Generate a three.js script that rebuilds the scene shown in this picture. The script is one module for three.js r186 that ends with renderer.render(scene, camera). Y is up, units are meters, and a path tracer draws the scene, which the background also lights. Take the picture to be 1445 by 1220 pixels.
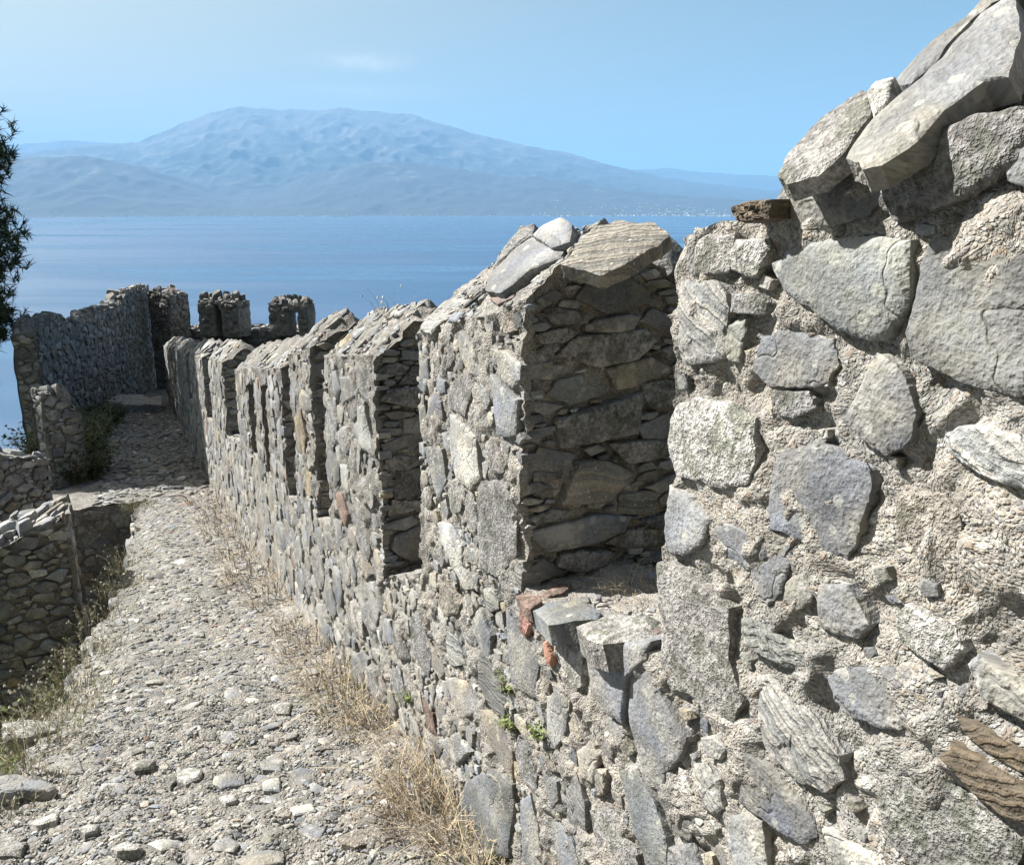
import * as THREE from 'three';
import { mergeGeometries, toCreasedNormals } from 'three/addons/utils/BufferGeometryUtils.js';
import { createNoise2D, createNoise3D } from 'simplex-noise';

// ------------------------------------------------------------------ camera, sky, sun, exposure
const FOCAL = 1250, PITCH = 14.4 * Math.PI / 180;             // focal length in photo pixels (photo 1445 x 1220)
const scene = new THREE.Scene();
const camera = new THREE.PerspectiveCamera(2 * Math.atan(610 / FOCAL) * 180 / Math.PI, 1024 / 864, 0.05, 120000);
camera.position.set(0, 0, 0);
camera.rotation.set(-PITCH, 0, 0);
scene.add(camera);
const renderer = new THREE.WebGLRenderer({ antialias: true });
renderer.toneMapping = THREE.LinearToneMapping;
renderer.toneMappingExposure = 3.0;
renderer.shadowMap.enabled = true;
const SUN_EL = 42 * Math.PI / 180;
const SUN = new THREE.Vector3(-0.92 * Math.cos(SUN_EL), Math.sin(SUN_EL), -0.39 * Math.cos(SUN_EL)).normalize();
const sun = new THREE.DirectionalLight(new THREE.Color().setRGB(1.0, 0.97, 0.915), 5);
sun.position.copy(SUN).multiplyScalar(60).add(new THREE.Vector3(-4, -3, -10));
sun.target.position.set(-4, -3, -10);
sun.castShadow = true;
sun.shadow.mapSize.set(4096, 4096);
Object.assign(sun.shadow.camera, { left: -22, right: 22, top: 22, bottom: -22, near: 1, far: 140 });
scene.add(sun, sun.target);
scene.fog = new THREE.FogExp2(new THREE.Color().setRGB(0.28, 0.57, 0.98), 0.000047);

function rng(seed) { let a = seed >>> 0; return () => { a = (a + 0x6D2B79F5) | 0; let t = Math.imul(a ^ (a >>> 15), 1 | a); t = (t + Math.imul(t ^ (t >>> 7), 61 | t)) ^ t; return ((t ^ (t >>> 14)) >>> 0) / 4294967296; }; }
const n3 = createNoise3D(rng(11)), n2 = createNoise2D(rng(12));
const clamp = (x, a, b) => Math.min(b, Math.max(a, x)), lerp = (a, b, t) => a + (b - a) * t;
const smooth = (a, b, x) => { const t = clamp((x - a) / (b - a), 0, 1); return t * t * (3 - 2 * t); };

{ // clear summer sky, paler towards the horizon and towards the sun, two wisps of cloud
  const W = 2048, H = 1024, data = new Float32Array(W * H * 4);
  for (let j = 0; j < H; j++) for (let i = 0; i < W; i++) {
    const az = ((i + 0.5) / W - 0.5) * 2 * Math.PI, el = ((j + 0.5) / H - 0.5) * Math.PI;
    const dx = Math.cos(el) * Math.cos(az), dz = Math.cos(el) * Math.sin(az), dy = Math.sin(el);
    const k = Math.exp(-Math.max(0, dy) * 4.2);
    const c = dx * SUN.x + dy * SUN.y + dz * SUN.z;
    const glow = Math.pow(Math.max(0, c * 0.5 + 0.5), 5);
    let r = lerp(0.015, 0.128, k) + glow * 0.46, g = lerp(0.048, 0.214, k) + glow * 0.37, b = lerp(0.118, 0.235, k) + glow * 0.16;
    if (dy > 0.02 && dy < 0.4) {
      const a = Math.atan2(dx, -dz) * 180 / Math.PI, e = el * 180 / Math.PI;
      for (const [a0, e0, wa, we, s] of [[-9.0, 8.3, 2.2, 0.38, 0.13], [-8.2, 8.0, 1.6, 0.3, 0.06], [-9.6, 6.6, 3.2, 0.4, 0.05], [-6.5, 6.5, 2.4, 0.3, 0.03]]) {
        const q = Math.exp(-Math.pow((a - a0) / wa, 2) - Math.pow((e - e0 - 0.1 * n2(a * 1.2, 3)) / we, 2)) * s * (0.8 + 0.5 * n2(a * 2.2 + 9, e * 6));
        if (q > 0) { r += q * 0.7; g += q * 0.55; b += q * 0.4; }
      }
    }
    if (dy < 0) { const q = clamp(-dy * 12, 0, 1); r = lerp(r, 0.10, q); g = lerp(g, 0.16, q); b = lerp(b, 0.22, q); }
    data.set([r, g, b, 1], (j * W + i) * 4);
  }
  const t = new THREE.DataTexture(data, W, H, THREE.RGBAFormat, THREE.FloatType);
  t.mapping = THREE.EquirectangularReflectionMapping; t.magFilter = t.minFilter = THREE.LinearFilter; t.wrapS = THREE.RepeatWrapping; t.needsUpdate = true;
  scene.background = t; scene.environment = t;
}

// ------------------------------------------------------------------ textures
function lattice(period, seed) { const r = rng(seed), a = new Float32Array(period * period); for (let i = 0; i < a.length; i++) a[i] = r(); return a; }
function layer(N, period, seed) {                               // tileable smooth noise, N x N
  const L = lattice(period, seed), out = new Float32Array(N * N), q = period / N;
  for (let y = 0; y < N; y++) {
    const fy = y * q, y0 = Math.floor(fy), ty = fy - y0, sy = ty * ty * (3 - 2 * ty), r0 = (y0 % period) * period, r1 = ((y0 + 1) % period) * period;
    for (let x = 0; x < N; x++) {
      const fx = x * q, x0 = Math.floor(fx), tx = fx - x0, sx = tx * tx * (3 - 2 * tx), c0 = x0 % period, c1 = (x0 + 1) % period;
      const a = L[r0 + c0] + (L[r0 + c1] - L[r0 + c0]) * sx, b = L[r1 + c0] + (L[r1 + c1] - L[r1 + c0]) * sx;
      out[y * N + x] = a + (b - a) * sy;
    }
  }
  return out;
}
function fbm(N, period, oct, seed, gain = 0.5) {
  const out = new Float32Array(N * N); let amp = 1, tot = 0;
  for (let o = 0; o < oct; o++) { const l = layer(N, Math.min(N / 2, period << o), seed + o * 17); for (let i = 0; i < out.length; i++) out[i] += l[i] * amp; tot += amp; amp *= gain; }
  for (let i = 0; i < out.length; i++) out[i] /= tot;
  return out;
}
function pebbles(N, cells, seed) {                              // tileable cells: nearest distance, second, id
  const r = rng(seed), px = new Float32Array(cells * cells), py = new Float32Array(cells * cells), id = new Float32Array(cells * cells), rad = new Float32Array(cells * cells);
  for (let i = 0; i < px.length; i++) { px[i] = r(); py[i] = r(); id[i] = r(); rad[i] = 0.30 + 0.28 * r(); }
  const h = new Float32Array(N * N), k = new Float32Array(N * N), q = cells / N;
  for (let y = 0; y < N; y++) for (let x = 0; x < N; x++) {
    const fx = x * q, fy = y * q, cx = Math.floor(fx), cy = Math.floor(fy); let best = 9, bi = 0;
    for (let dy = -1; dy <= 1; dy++) for (let dx = -1; dx <= 1; dx++) {
      const gx = cx + dx, gy = cy + dy, i = ((gy + cells) % cells) * cells + (gx + cells) % cells;
      const ex = gx + px[i] - fx, ey = gy + py[i] - fy, d = Math.sqrt(ex * ex + ey * ey) / rad[i];
      if (d < best) { best = d; bi = i; }
    }
    const q2 = Math.max(0, 1 - best * best); h[y * N + x] = q2 * q2 * (3 - 2 * q2); k[y * N + x] = id[bi];
  }
  return [h, k];
}
function texFrom(N, fn, srgb = true) {
  const d = new Uint8Array(N * N * 4), o = [0, 0, 0];
  for (let i = 0; i < N * N; i++) { fn(i, o); for (let c = 0; c < 3; c++) d[i * 4 + c] = clamp(Math.round(o[c] * 255), 0, 255); d[i * 4 + 3] = 255; }
  const t = new THREE.DataTexture(d, N, N, THREE.RGBAFormat);
  if (srgb) t.colorSpace = THREE.SRGBColorSpace;
  t.wrapS = t.wrapT = THREE.RepeatWrapping; t.magFilter = THREE.LinearFilter; t.minFilter = THREE.LinearMipmapLinearFilter; t.generateMipmaps = true; t.needsUpdate = true;
  return t;
}
const S = 1024;
const tex = {};
{ // limestone: cloudy grey, thin mineral veins, pits, pale lichen dots (tile 0.8 m)
  const a = fbm(S, 6, 6, 101, 0.55), b = fbm(S, 10, 5, 131, 0.55), v = fbm(S, 4, 5, 151, 0.5), f = fbm(S, 128, 3, 171, 0.7);
  const [spot, sid] = pebbles(S, 26, 181), [pit] = pebbles(S, 60, 191);
  const crack = i => Math.pow(1 - Math.min(1, Math.abs(v[i] - 0.5) * 60), 2), lich = i => sid[i] > 0.86 ? smooth(0.45, 0.62, spot[i] + (f[i] - 0.5) * 0.5) : 0;
  tex.lime = texFrom(S, (i, o) => {
    let g = 0.80 + (a[i] - 0.5) * 0.55 + (f[i] - 0.5) * 0.30; const w = smooth(0.52, 0.66, b[i]);
    g = g + 0.10 * w - 0.12 * crack(i) * smooth(0.4, 0.6, a[i]);
    const l = lich(i), warm = (b[i] - 0.5) * 0.14;
    o[0] = lerp(g + warm, 1, l * 0.8); o[1] = lerp(g + warm * 0.4, 1, l * 0.8); o[2] = lerp(g - warm, 0.97, l * 0.8);
  });
  tex.limeB = texFrom(S, (i, o) => { o[0] = o[1] = o[2] = 0.5 + (a[i] - 0.5) * 0.7 + (f[i] - 0.5) * 0.45 - 0.4 * crack(i) - 0.12 * pit[i] * (b[i] > 0.5 ? 1 : 0); }, false);
}
{ // weathered, rough pale rock with fine pits and grey-green crust (tile 0.5 m)
  const a = fbm(S, 8, 6, 201, 0.6), f = fbm(S, 64, 4, 231, 0.75), c = fbm(S, 14, 5, 261, 0.6);
  tex.rough = texFrom(S, (i, o) => {
    const g = 0.80 + (a[i] - 0.5) * 0.5 + (f[i] - 0.5) * 0.75, k = smooth(0.53, 0.62, c[i]) * 0.22;
    o[0] = g * (1 - k) + 0.01; o[1] = g * (1 - k * 0.92); o[2] = g * (1 - k * 1.1);
  });
  tex.roughB = texFrom(S, (i, o) => { o[0] = o[1] = o[2] = 0.5 + (a[i] - 0.5) * 0.6 + (f[i] - 0.5) * 1.1; }, false);
}
{ // layered rock: beds along u (tile 0.4 m)
  const a = fbm(S, 5, 5, 301, 0.5), f = fbm(S, 64, 4, 331, 0.7), [spot, sid] = pebbles(S, 30, 341);
  const bed = new Float32Array(S * S), L = lattice(64, 351);
  for (let y = 0; y < S; y++) for (let x = 0; x < S; x++) { const i = y * S + x, t = ((y / S + (a[i] - 0.5) * 0.10 + 1) % 1) * 64, k = Math.floor(t), q = t - k; bed[i] = lerp(L[k % 64], L[(k + 1) % 64], smooth(0.55, 1, q)); }
  tex.bed = texFrom(S, (i, o) => {
    const g = 0.80 + (bed[i] - 0.5) * 0.16 + (f[i] - 0.5) * 0.35 + (a[i] - 0.5) * 0.25, l = sid[i] > 0.93 ? smooth(0.5, 0.7, spot[i]) : 0, w = (bed[i] - 0.5) * 0.03;
    o[0] = lerp(g + w, 1, l); o[1] = lerp(g, 1, l); o[2] = lerp(g - w, 0.95, l);
  });
  tex.bedB = texFrom(S, (i, o) => { o[0] = o[1] = o[2] = 0.5 + (bed[i] - 0.5) * 0.6 + (f[i] - 0.5) * 0.5; }, false);
}
{ // wind streaks on the sea: smoother and rougher water (tile 5 km across, 1.2 km deep)
  const a = fbm(512, 4, 6, 501, 0.6), b = fbm(512, 16, 4, 521, 0.6);
  tex.sea = texFrom(512, (i, o) => { o[0] = o[1] = o[2] = clamp(0.5 + (a[i] - 0.5) * 1.5 + (b[i] - 0.5) * 0.6, 0.12, 0.95); }, false);
}
{ // lime mortar full of grit and small pebbles (tile 0.5 m)
  const [h1, k1] = pebbles(S, 62, 401), [h2, k2] = pebbles(S, 150, 411), [h3, k3] = pebbles(S, 24, 421), a = fbm(S, 6, 5, 431, 0.55), f = fbm(S, 128, 3, 441, 0.8);
  const grit = [[0.79, 0.75, 0.69], [0.71, 0.69, 0.65], [0.82, 0.80, 0.76], [0.63, 0.60, 0.57], [0.74, 0.68, 0.60], [0.67, 0.60, 0.53], [0.86, 0.84, 0.81], [0.58, 0.56, 0.55]];
  tex.mortar = texFrom(S, (i, o) => {
    const m = 0.96 + (a[i] - 0.5) * 0.30 + (f[i] - 0.5) * 0.30; let r = 0.73 * m, g = 0.70 * m, b = 0.655 * m;
    const put = (h, k, lim, amt) => { if (h > lim) { const c = grit[Math.floor(k * 7.99)], q = smooth(lim, lim + 0.15, h) * amt; r = lerp(r, c[0] * m, q); g = lerp(g, c[1] * m, q); b = lerp(b, c[2] * m, q); } };
    put(h2[i], k2[i], 0.25, 0.8); put(h1[i], k1[i], 0.3, 0.9); if (k3[i] > 0.7) put(h3[i], k3[i] * 3.33 - 2.33, 0.45, 0.9);
    o[0] = r; o[1] = g; o[2] = b;
  });
  tex.mortarB = texFrom(S, (i, o) => { o[0] = o[1] = o[2] = 0.2 + h1[i] * 0.42 + h2[i] * 0.16 + (k3[i] > 0.7 ? h3[i] * 0.5 : 0) + (f[i] - 0.5) * 0.22 + (a[i] - 0.5) * 0.5; }, false);
  tex.grit = texFrom(S, (i, o) => {
    const m = 0.95 + (a[i] - 0.5) * 0.4 + (f[i] - 0.5) * 0.35; let r = 0.60 * m, g = 0.585 * m, b = 0.545 * m;
    const put = (h, k, lim, amt) => { if (h > lim) { const c = grit[Math.floor(k * 7.99)], q = smooth(lim, lim + 0.15, h) * amt; r = lerp(r, c[0] * m, q); g = lerp(g, (c[0] * 0.2 + c[1] * 0.8) * m, q); b = lerp(b, (c[0] * 0.35 + c[2] * 0.65) * m, q); } };
    put(h2[i], k2[i], 0.2, 0.8); put(h1[i], k1[i], 0.25, 0.95); if (k3[i] > 0.55) put(h3[i], k3[i] * 2.2 - 1.21, 0.4, 0.95);
    o[0] = r; o[1] = g; o[2] = b;
  });
}
const rep = (t, m) => { const c = t.clone(); c.repeat.set(1 / m, 1 / m); c.needsUpdate = true; return c; };
const mat = (o) => new THREE.MeshStandardMaterial({ roughness: 0.9, metalness: 0, ...o });
const M = {
  lime: mat({ map: rep(tex.lime, 0.8), bumpMap: rep(tex.limeB, 0.8), bumpScale: 0.006, vertexColors: true, roughness: 0.82 }),
  rough: mat({ map: rep(tex.rough, 0.5), bumpMap: rep(tex.roughB, 0.5), bumpScale: 0.007, vertexColors: true, roughness: 0.92 }),
  bed: mat({ map: rep(tex.bed, 0.4), bumpMap: rep(tex.bedB, 0.4), bumpScale: 0.006, vertexColors: true, roughness: 0.85 }),
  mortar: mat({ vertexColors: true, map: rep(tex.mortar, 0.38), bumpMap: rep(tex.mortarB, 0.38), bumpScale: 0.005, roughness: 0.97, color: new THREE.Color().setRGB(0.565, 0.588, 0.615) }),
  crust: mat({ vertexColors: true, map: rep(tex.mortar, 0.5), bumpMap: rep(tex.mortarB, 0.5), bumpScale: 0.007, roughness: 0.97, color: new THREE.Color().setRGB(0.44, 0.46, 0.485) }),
  grit: mat({ map: rep(tex.grit, 0.9), bumpMap: rep(tex.mortarB, 0.9), bumpScale: 0.010, roughness: 0.96, color: new THREE.Color().setRGB(0.45, 0.455, 0.455) }),
  hill: mat({ map: rep(tex.rough, 7), color: new THREE.Color().setRGB(0.13, 0.13, 0.075), roughness: 1 }),
  straw: mat({ vertexColors: true, roughness: 0.9 }),
  bark: mat({ map: rep(tex.bed, 0.9), bumpMap: rep(tex.bedB, 0.9), bumpScale: 0.03, color: new THREE.Color().setRGB(0.14, 0.095, 0.07) }),
  needles: mat({ vertexColors: true, roughness: 0.7 }),
  mount: mat({ vertexColors: true, roughness: 1 }),
  house: mat({ color: new THREE.Color().setRGB(0.62, 0.60, 0.56), roughness: 0.8 }),
  sea: mat({ color: new THREE.Color().setRGB(0.012, 0.062, 0.14), roughness: 0.75, roughnessMap: (() => { const t = tex.sea.clone(); t.repeat.set(18, 50); t.needsUpdate = true; return t; })() }),
};

// ------------------------------------------------------------------ frames, picking, naming
const UP = new THREE.Vector3(0, 1, 0);
const D = new THREE.Vector3(-0.4014, 0, -0.9159), N = new THREE.Vector3(-0.9159, 0, 0.4014);   // along the parapet, and from its face towards the path
const F = new THREE.Vector3(0.811, 0, -0.355);                                                // the parapet's face abreast of the camera
const P = (s, y, t) => new THREE.Vector3(F.x + D.x * s + N.x * t, y, F.z + D.z * s + N.z * t);
const sp = Math.sin(PITCH), cp = Math.cos(PITCH);
const ray = (u, v) => { const a = (u - 722.5) / FOCAL, b = (v - 610) / FOCAL; return new THREE.Vector3(a, -sp - b * cp, -cp + b * sp); };
const toPix = p => { const dz = -(p.y * -sp + p.z * cp) , up = p.y * cp + p.z * -sp; const depth = -p.y * sp - p.z * cp; return [722.5 + FOCAL * p.x / depth, 610 - FOCAL * (p.y * cp - p.z * sp) / depth, depth]; };
function onPlane(u, v, p0, n) { const r = ray(u, v), k = p0.dot(n) / r.dot(n); return r.multiplyScalar(k); }
const pw = (pts) => x => { if (x <= pts[0][0]) { const [a, b] = pts; return a[1] + (x - a[0]) * (b[1] - a[1]) / (b[0] - a[0]); } for (let i = 1; i < pts.length; i++) if (x <= pts[i][0]) { const a = pts[i - 1], b = pts[i]; return a[1] + (b[1] - a[1]) * (x - a[0]) / (b[0] - a[0]); } return pts[pts.length - 1][1]; };
const used = {};
function numbered(name) { const k = used[name] = (used[name] ?? -1) + 1; return k ? name + '_' + String(k).padStart(3, '0') : name; }
function thing(name, label, category, base, group) { const g = new THREE.Group(); g.name = numbered(name); g.position.copy(base); g.userData = { label, category }; if (group) g.userData.group = group; scene.add(g); return g; }
function structure(o, name, parent) { o.name = name; if (!parent) o.userData.kind = 'structure'; (parent ?? scene).add(o); o.castShadow = o.receiveShadow = true; return o; }
function patchy(geo) {                                           // lime mortar weathers from beige to grey in patches
  const p = geo.attributes.position, c = new Float32Array(p.count * 3);
  for (let i = 0; i < p.count; i++) { const x = p.getX(i), y = p.getY(i), z = p.getZ(i), a = smooth(-0.25, 0.45, n3(x * 1.9, y * 1.9, z * 1.9) + 0.5 * n3(x * 6, y * 6, z * 6)), b = 0.93 + 0.13 * n3(x * 4 + 9, y * 4, z * 4) + 0.06 * n3(x * 15, y * 15, z * 15); c[i * 3] = lerp(1.0, 0.88, a) * b; c[i * 3 + 1] = lerp(0.985, 0.89, a) * b; c[i * 3 + 2] = lerp(0.965, 0.905, a) * b; }
  geo.setAttribute('color', new THREE.BufferAttribute(c, 3));
}
function part(name, geo, m, parent) {
  if (m === M.mortar || m === M.crust) patchy(geo); const q = parent.position; geo.translate(-q.x, -q.y, -q.z); const o = new THREE.Mesh(geo, m); o.name = name; o.castShadow = o.receiveShadow = true; parent.add(o); return o; }

// ------------------------------------------------------------------ a grid of points as a mesh
function gridGeo(nu, nv, fn, uvScale = 1) {                     // fn(i, j) -> [Vector3, u, v]
  const pos = new Float32Array((nu + 1) * (nv + 1) * 3), uv = new Float32Array((nu + 1) * (nv + 1) * 2), idx = [];
  for (let j = 0; j <= nv; j++) for (let i = 0; i <= nu; i++) { const k = j * (nu + 1) + i, [p, u, v] = fn(i, j); pos[k * 3] = p.x; pos[k * 3 + 1] = p.y; pos[k * 3 + 2] = p.z; uv[k * 2] = u * uvScale; uv[k * 2 + 1] = v * uvScale; }
  for (let j = 0; j < nv; j++) for (let i = 0; i < nu; i++) { const a = j * (nu + 1) + i, b = a + 1, c = a + nu + 1, d = c + 1; idx.push(a, b, d, a, d, c); }
  const g = new THREE.BufferGeometry(); g.setAttribute('position', new THREE.BufferAttribute(pos, 3)); g.setAttribute('uv', new THREE.BufferAttribute(uv, 2)); g.setIndex(idx); g.computeVertexNormals(); return g;
}
function rugged(p, amp = 1, fine = true) {                      // moves a point of a mortar surface: uneven at every scale, one value per place so faces stay joined
  const x = p.x, y = p.y, z = p.z;
  const k = (f, o) => n3(x * f + o, y * f - o, z * f + 2 * o);
  let a = 0.014 * k(4, 1) + 0.010 * k(11, 5) + 0.006 * k(26, 9), b = 0.012 * k(5, 31) + 0.006 * k(19, 35), c = 0.014 * k(4.5, 51) + 0.009 * k(14, 57);
  if (fine) { a += 0.0035 * k(46, 12); c += 0.003 * k(50, 61); }
  p.x += a * amp; p.z += c * amp; p.y += b * amp; return p;
}

// ------------------------------------------------------------------ stones
const TINT = {
  blue: [0.264, 0.263, 0.262], grey: [0.281, 0.278, 0.270], dark: [0.195, 0.196, 0.192], pale: [0.363, 0.356, 0.337], white: [0.484, 0.478, 0.454],
  beige: [0.329, 0.305, 0.264], green: [0.285, 0.287, 0.265], brown: [0.156, 0.121, 0.082], red: [0.243, 0.173, 0.143], ochre: [0.346, 0.294, 0.208],
};
const area = p => { let a = 0; for (let i = 0; i < p.length; i++) { const q = p[(i + 1) % p.length]; a += p[i][0] * q[1] - q[0] * p[i][1]; } return a / 2; };
function inPoly(p, x, y) { let c = false; for (let i = 0, j = p.length - 1; i < p.length; j = i++) if ((p[i][1] > y) !== (p[j][1] > y) && x < (p[j][0] - p[i][0]) * (y - p[i][1]) / (p[j][1] - p[i][1]) + p[i][0]) c = !c; return c; }
let stoneSeed = 1;
// poly: outline in a frame's (u, v) metres; map(u, v, w): frame to world, w outwards
function stoneGeo(poly, map, o) {
  const r = rng(stoneSeed++ * 7919);
  if (area(poly) < 0) poly = poly.slice().reverse();
  const A = Math.sqrt(Math.abs(area(poly))), n = Math.max(o.n ?? 16, 4), rings = o.rings ?? 3, R = o.relief, depth = o.depth ?? 0.05;
  let cx = 0, cy = 0; for (const p of poly) { cx += p[0]; cy += p[1]; } cx /= poly.length; cy /= poly.length;
  const L = []; let tot = 0; for (let i = 0; i < poly.length; i++) { const a = poly[i], b = poly[(i + 1) % poly.length]; L.push(tot); tot += Math.hypot(b[0] - a[0], b[1] - a[1]); } L.push(tot);
  const sd = r() * 100, rim = [];
  const stops = []; { const left = Math.max(0, n - poly.length); let acc = 0; for (let i = 0; i < poly.length; i++) { stops.push(L[i]); const seg = L[i + 1] - L[i], want = seg / tot * left + acc, c = Math.floor(want); acc = want - c; for (let q = 1; q <= c; q++) stops.push(L[i] + seg * q / (c + 1)); } }
  const nn = stops.length;
  for (const l of stops) {
    let k = 0; while (k < poly.length - 1 && L[k + 1] <= l) k++;
    const a = poly[k], b = poly[(k + 1) % poly.length], q = (l - L[k]) / (L[k + 1] - L[k]);
    let x = lerp(a[0], b[0], q), y = lerp(a[1], b[1], q); const e = 1 + (o.jag ?? 0.035) * (n2(x / A * 3 + sd, y / A * 3) + 0.6 * n2(x / A * 8 + sd, y / A * 8));
    rim.push([cx + (x - cx) * e, cy + (y - cy) * e]);
  }
  const fac = []; const nf = 2 + Math.floor(r() * 3);
  for (let i = 0; i < nf; i++) { const t = r() * 6.283; fac.push([Math.cos(t), Math.sin(t), 0.12 + r() * 0.3, (0.25 + r() * 0.6) * (o.facet ?? 1)]); }
  const tu = (r() - 0.5) * (o.tilt ?? 0.12), tv = (r() - 0.5) * (o.tilt ?? 0.12) + (o.lean ?? 0);
  const bt = r() * 6.283, bf = 5 + r() * 4;
  const height = (x, y, f) => {
    const dx = (x - cx) / A, dy = (y - cy) / A; let h = R + (dx * tu + dy * tv) * A;
    for (const q of fac) h -= Math.max(0, dx * q[0] + dy * q[1] - q[2]) * q[3] * Math.min(R, 0.03);
    h += A * 0.010 * n2(x / A * 1.7 + sd, y / A * 1.7 - sd) + A * 0.007 * n2(x / A * 5 + sd, y / A * 5);
    if (o.beds) { const q = (dx * Math.cos(o.bedAngle ?? bt) + dy * Math.sin(o.bedAngle ?? bt)) * bf + 0.6 * n2(x / A * 2, y / A * 2 + sd); h += (Math.floor(q) % 2 ? 0.5 : -0.5) * o.beds * (0.5 + 0.5 * n2(Math.floor(q) * 3.1, sd)); }
    return h - R * (o.round ?? 0.3) * Math.pow(f, o.pow ?? 12);
  };
  const pos = [], uv = [], col = [], idx = [], u0 = r() * 5, v0 = r() * 5, T = o.tint, turn = o.uvTurn ?? (r() - 0.5) * 0.6, ct = Math.cos(turn), st = Math.sin(turn);
  const put = (x, y, w, drop = 0) => { const p = map(x, y, w); pos.push(p.x, p.y, p.z); const ol = Math.hypot(x - cx, y - cy) + 1e-6, a = x + (x - cx) / ol * drop, b = y + (y - cy) / ol * drop; uv.push(a * ct - b * st + u0, a * st + b * ct + v0); col.push(T[0], T[1], T[2]); };
  put(cx, cy, height(cx, cy, 0));
  const fr = []; for (let k = 1; k <= rings; k++) fr.push(Math.pow(k / rings, 0.5)); fr.push(1.01, 1.03);
  fr.forEach((f, k) => { for (let i = 0; i < nn; i++) { const x = cx + (rim[i][0] - cx) * f, y = cy + (rim[i][1] - cy) * f; if (k < rings) put(x, y, height(x, y, f)); else { const h1 = height(x, y, 1), w = k === rings ? Math.min(R * 0.25, h1 - R * 0.1) : -depth; put(x, y, w, h1 - w); } } });
  for (let i = 0; i < nn; i++) { const j = (i + 1) % nn; idx.push(0, 1 + i, 1 + j); for (let k = 0; k < fr.length - 1; k++) { const a = 1 + k * nn + i, b = 1 + k * nn + j, c = a + nn, d = b + nn; idx.push(a, c, d, a, d, b); } }
  let g = new THREE.BufferGeometry(); g.setAttribute('position', new THREE.Float32BufferAttribute(pos, 3)); g.setAttribute('uv', new THREE.Float32BufferAttribute(uv, 2)); g.setAttribute('color', new THREE.Float32BufferAttribute(col, 3)); g.setIndex(idx);
  g = toCreasedNormals(g, o.crease ?? 0.42);
  return g;
}
function randomPoly(r, w, h, rot) {                             // an irregular, mostly four-sided rubble outline
  const p = [], k = 4 + Math.floor(r() * 4), e = 2.4 + r() * 3.5, ph = r() * 6.283;
  for (let i = 0; i < k; i++) { const t = (i + (r() - 0.5) * 0.7) / k * 6.283 + ph, c = Math.cos(t), s = Math.sin(t), q = Math.pow(Math.pow(Math.abs(c), e) + Math.pow(Math.abs(s), e), -1 / e) * (0.86 + r() * 0.22); const x = c * q * w / 2, y = s * q * h / 2; p.push([x * Math.cos(rot) - y * Math.sin(rot), x * Math.sin(rot) + y * Math.cos(rot)]); }
  return p;
}
// scatters outlines over a patch without overlaps, large ones first; pre: outlines already there
function fill({ u0, u1, v0, v1, cell, inside, sizes, pre = [], seed, gap = 0.012, aspect = [0.5, 0.95], rot = 0.25, slope = 0 }) {
  const nx = Math.ceil((u1 - u0) / cell), ny = Math.ceil((v1 - v0) / cell), occ = new Uint8Array(nx * ny), r = rng(seed), out = [];
  const each = (p, grow, fn) => {
    let cx = 0, cy = 0; for (const q of p) { cx += q[0]; cy += q[1]; } cx /= p.length; cy /= p.length;
    const A = Math.sqrt(Math.abs(area(p))), k = 1 + grow * 2 / A, g = p.map(q => [cx + (q[0] - cx) * k, cy + (q[1] - cy) * k]);
    let a = 1e9, b = -1e9, c = 1e9, d = -1e9; for (const q of g) { a = Math.min(a, q[0]); b = Math.max(b, q[0]); c = Math.min(c, q[1]); d = Math.max(d, q[1]); }
    const i0 = Math.floor((a - u0) / cell), i1 = Math.ceil((b - u0) / cell), j0 = Math.floor((c - v0) / cell), j1 = Math.ceil((d - v0) / cell);
    for (let j = j0; j <= j1; j++) for (let i = i0; i <= i1; i++) { const x = u0 + (i + 0.5) * cell, y = v0 + (j + 0.5) * cell; if (inPoly(g, x, y) && fn(i, j, x, y) === false) return false; }
    return true;
  };
  const mark = p => each(p, 0, (i, j) => { if (i >= 0 && j >= 0 && i < nx && j < ny) occ[j * nx + i] = 1; });
  pre.forEach(mark);
  for (const [lo, hi, tries, where] of sizes) for (let t = 0; t < tries; t++) {
    const x = lerp(u0, u1, r()), y = lerp(v0, v1, r()), w = lerp(lo, hi, r()), h = w * lerp(aspect[0], aspect[1], r()), ro = (r() - 0.5) * 2 * rot + slope, sd = r();
    if (where && !where(x, y)) continue;
    if (!inside(x, y)) continue;
    const ci = Math.floor((x - u0) / cell), cj = Math.floor((y - v0) / cell); if (occ[cj * nx + ci]) continue;
    const p = randomPoly(rng(Math.floor(sd * 1e9)), w, h, ro).map(q => [q[0] + x, q[1] + y]);
    if (!each(p, gap, (i, j, a, b) => i >= 0 && j >= 0 && i < nx && j < ny && !occ[j * nx + i] && inside(a, b))) continue;
    mark(p); out.push(p);
  }
  return out;
}
const pickTint = (r, table) => { let x = r(); for (const [k, w] of table) { if ((x -= w) < 0) { const c = TINT[k], m = 0.85 + r() * 0.3, h = (r() - 0.5) * 0.05; return [k, c.map((v, i) => v * m * (1 + (i - 1) * -h))]; } } return ['grey', TINT.grey]; };
const WALLMIX = [['grey', 0.27], ['blue', 0.08], ['pale', 0.29], ['beige', 0.23], ['green', 0.05], ['dark', 0.01], ['white', 0.05], ['red', 0.01], ['ochre', 0.01]];
const OLDMIX = [['grey', 0.38], ['dark', 0.12], ['blue', 0.14], ['pale', 0.2], ['beige', 0.12], ['green', 0.02], ['red', 0.012], ['ochre', 0.008]];
const PATHMIX = [['grey', 0.36], ['blue', 0.13], ['pale', 0.26], ['green', 0.05], ['beige', 0.08], ['dark', 0.04], ['white', 0.07], ['red', 0.01]];
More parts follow.
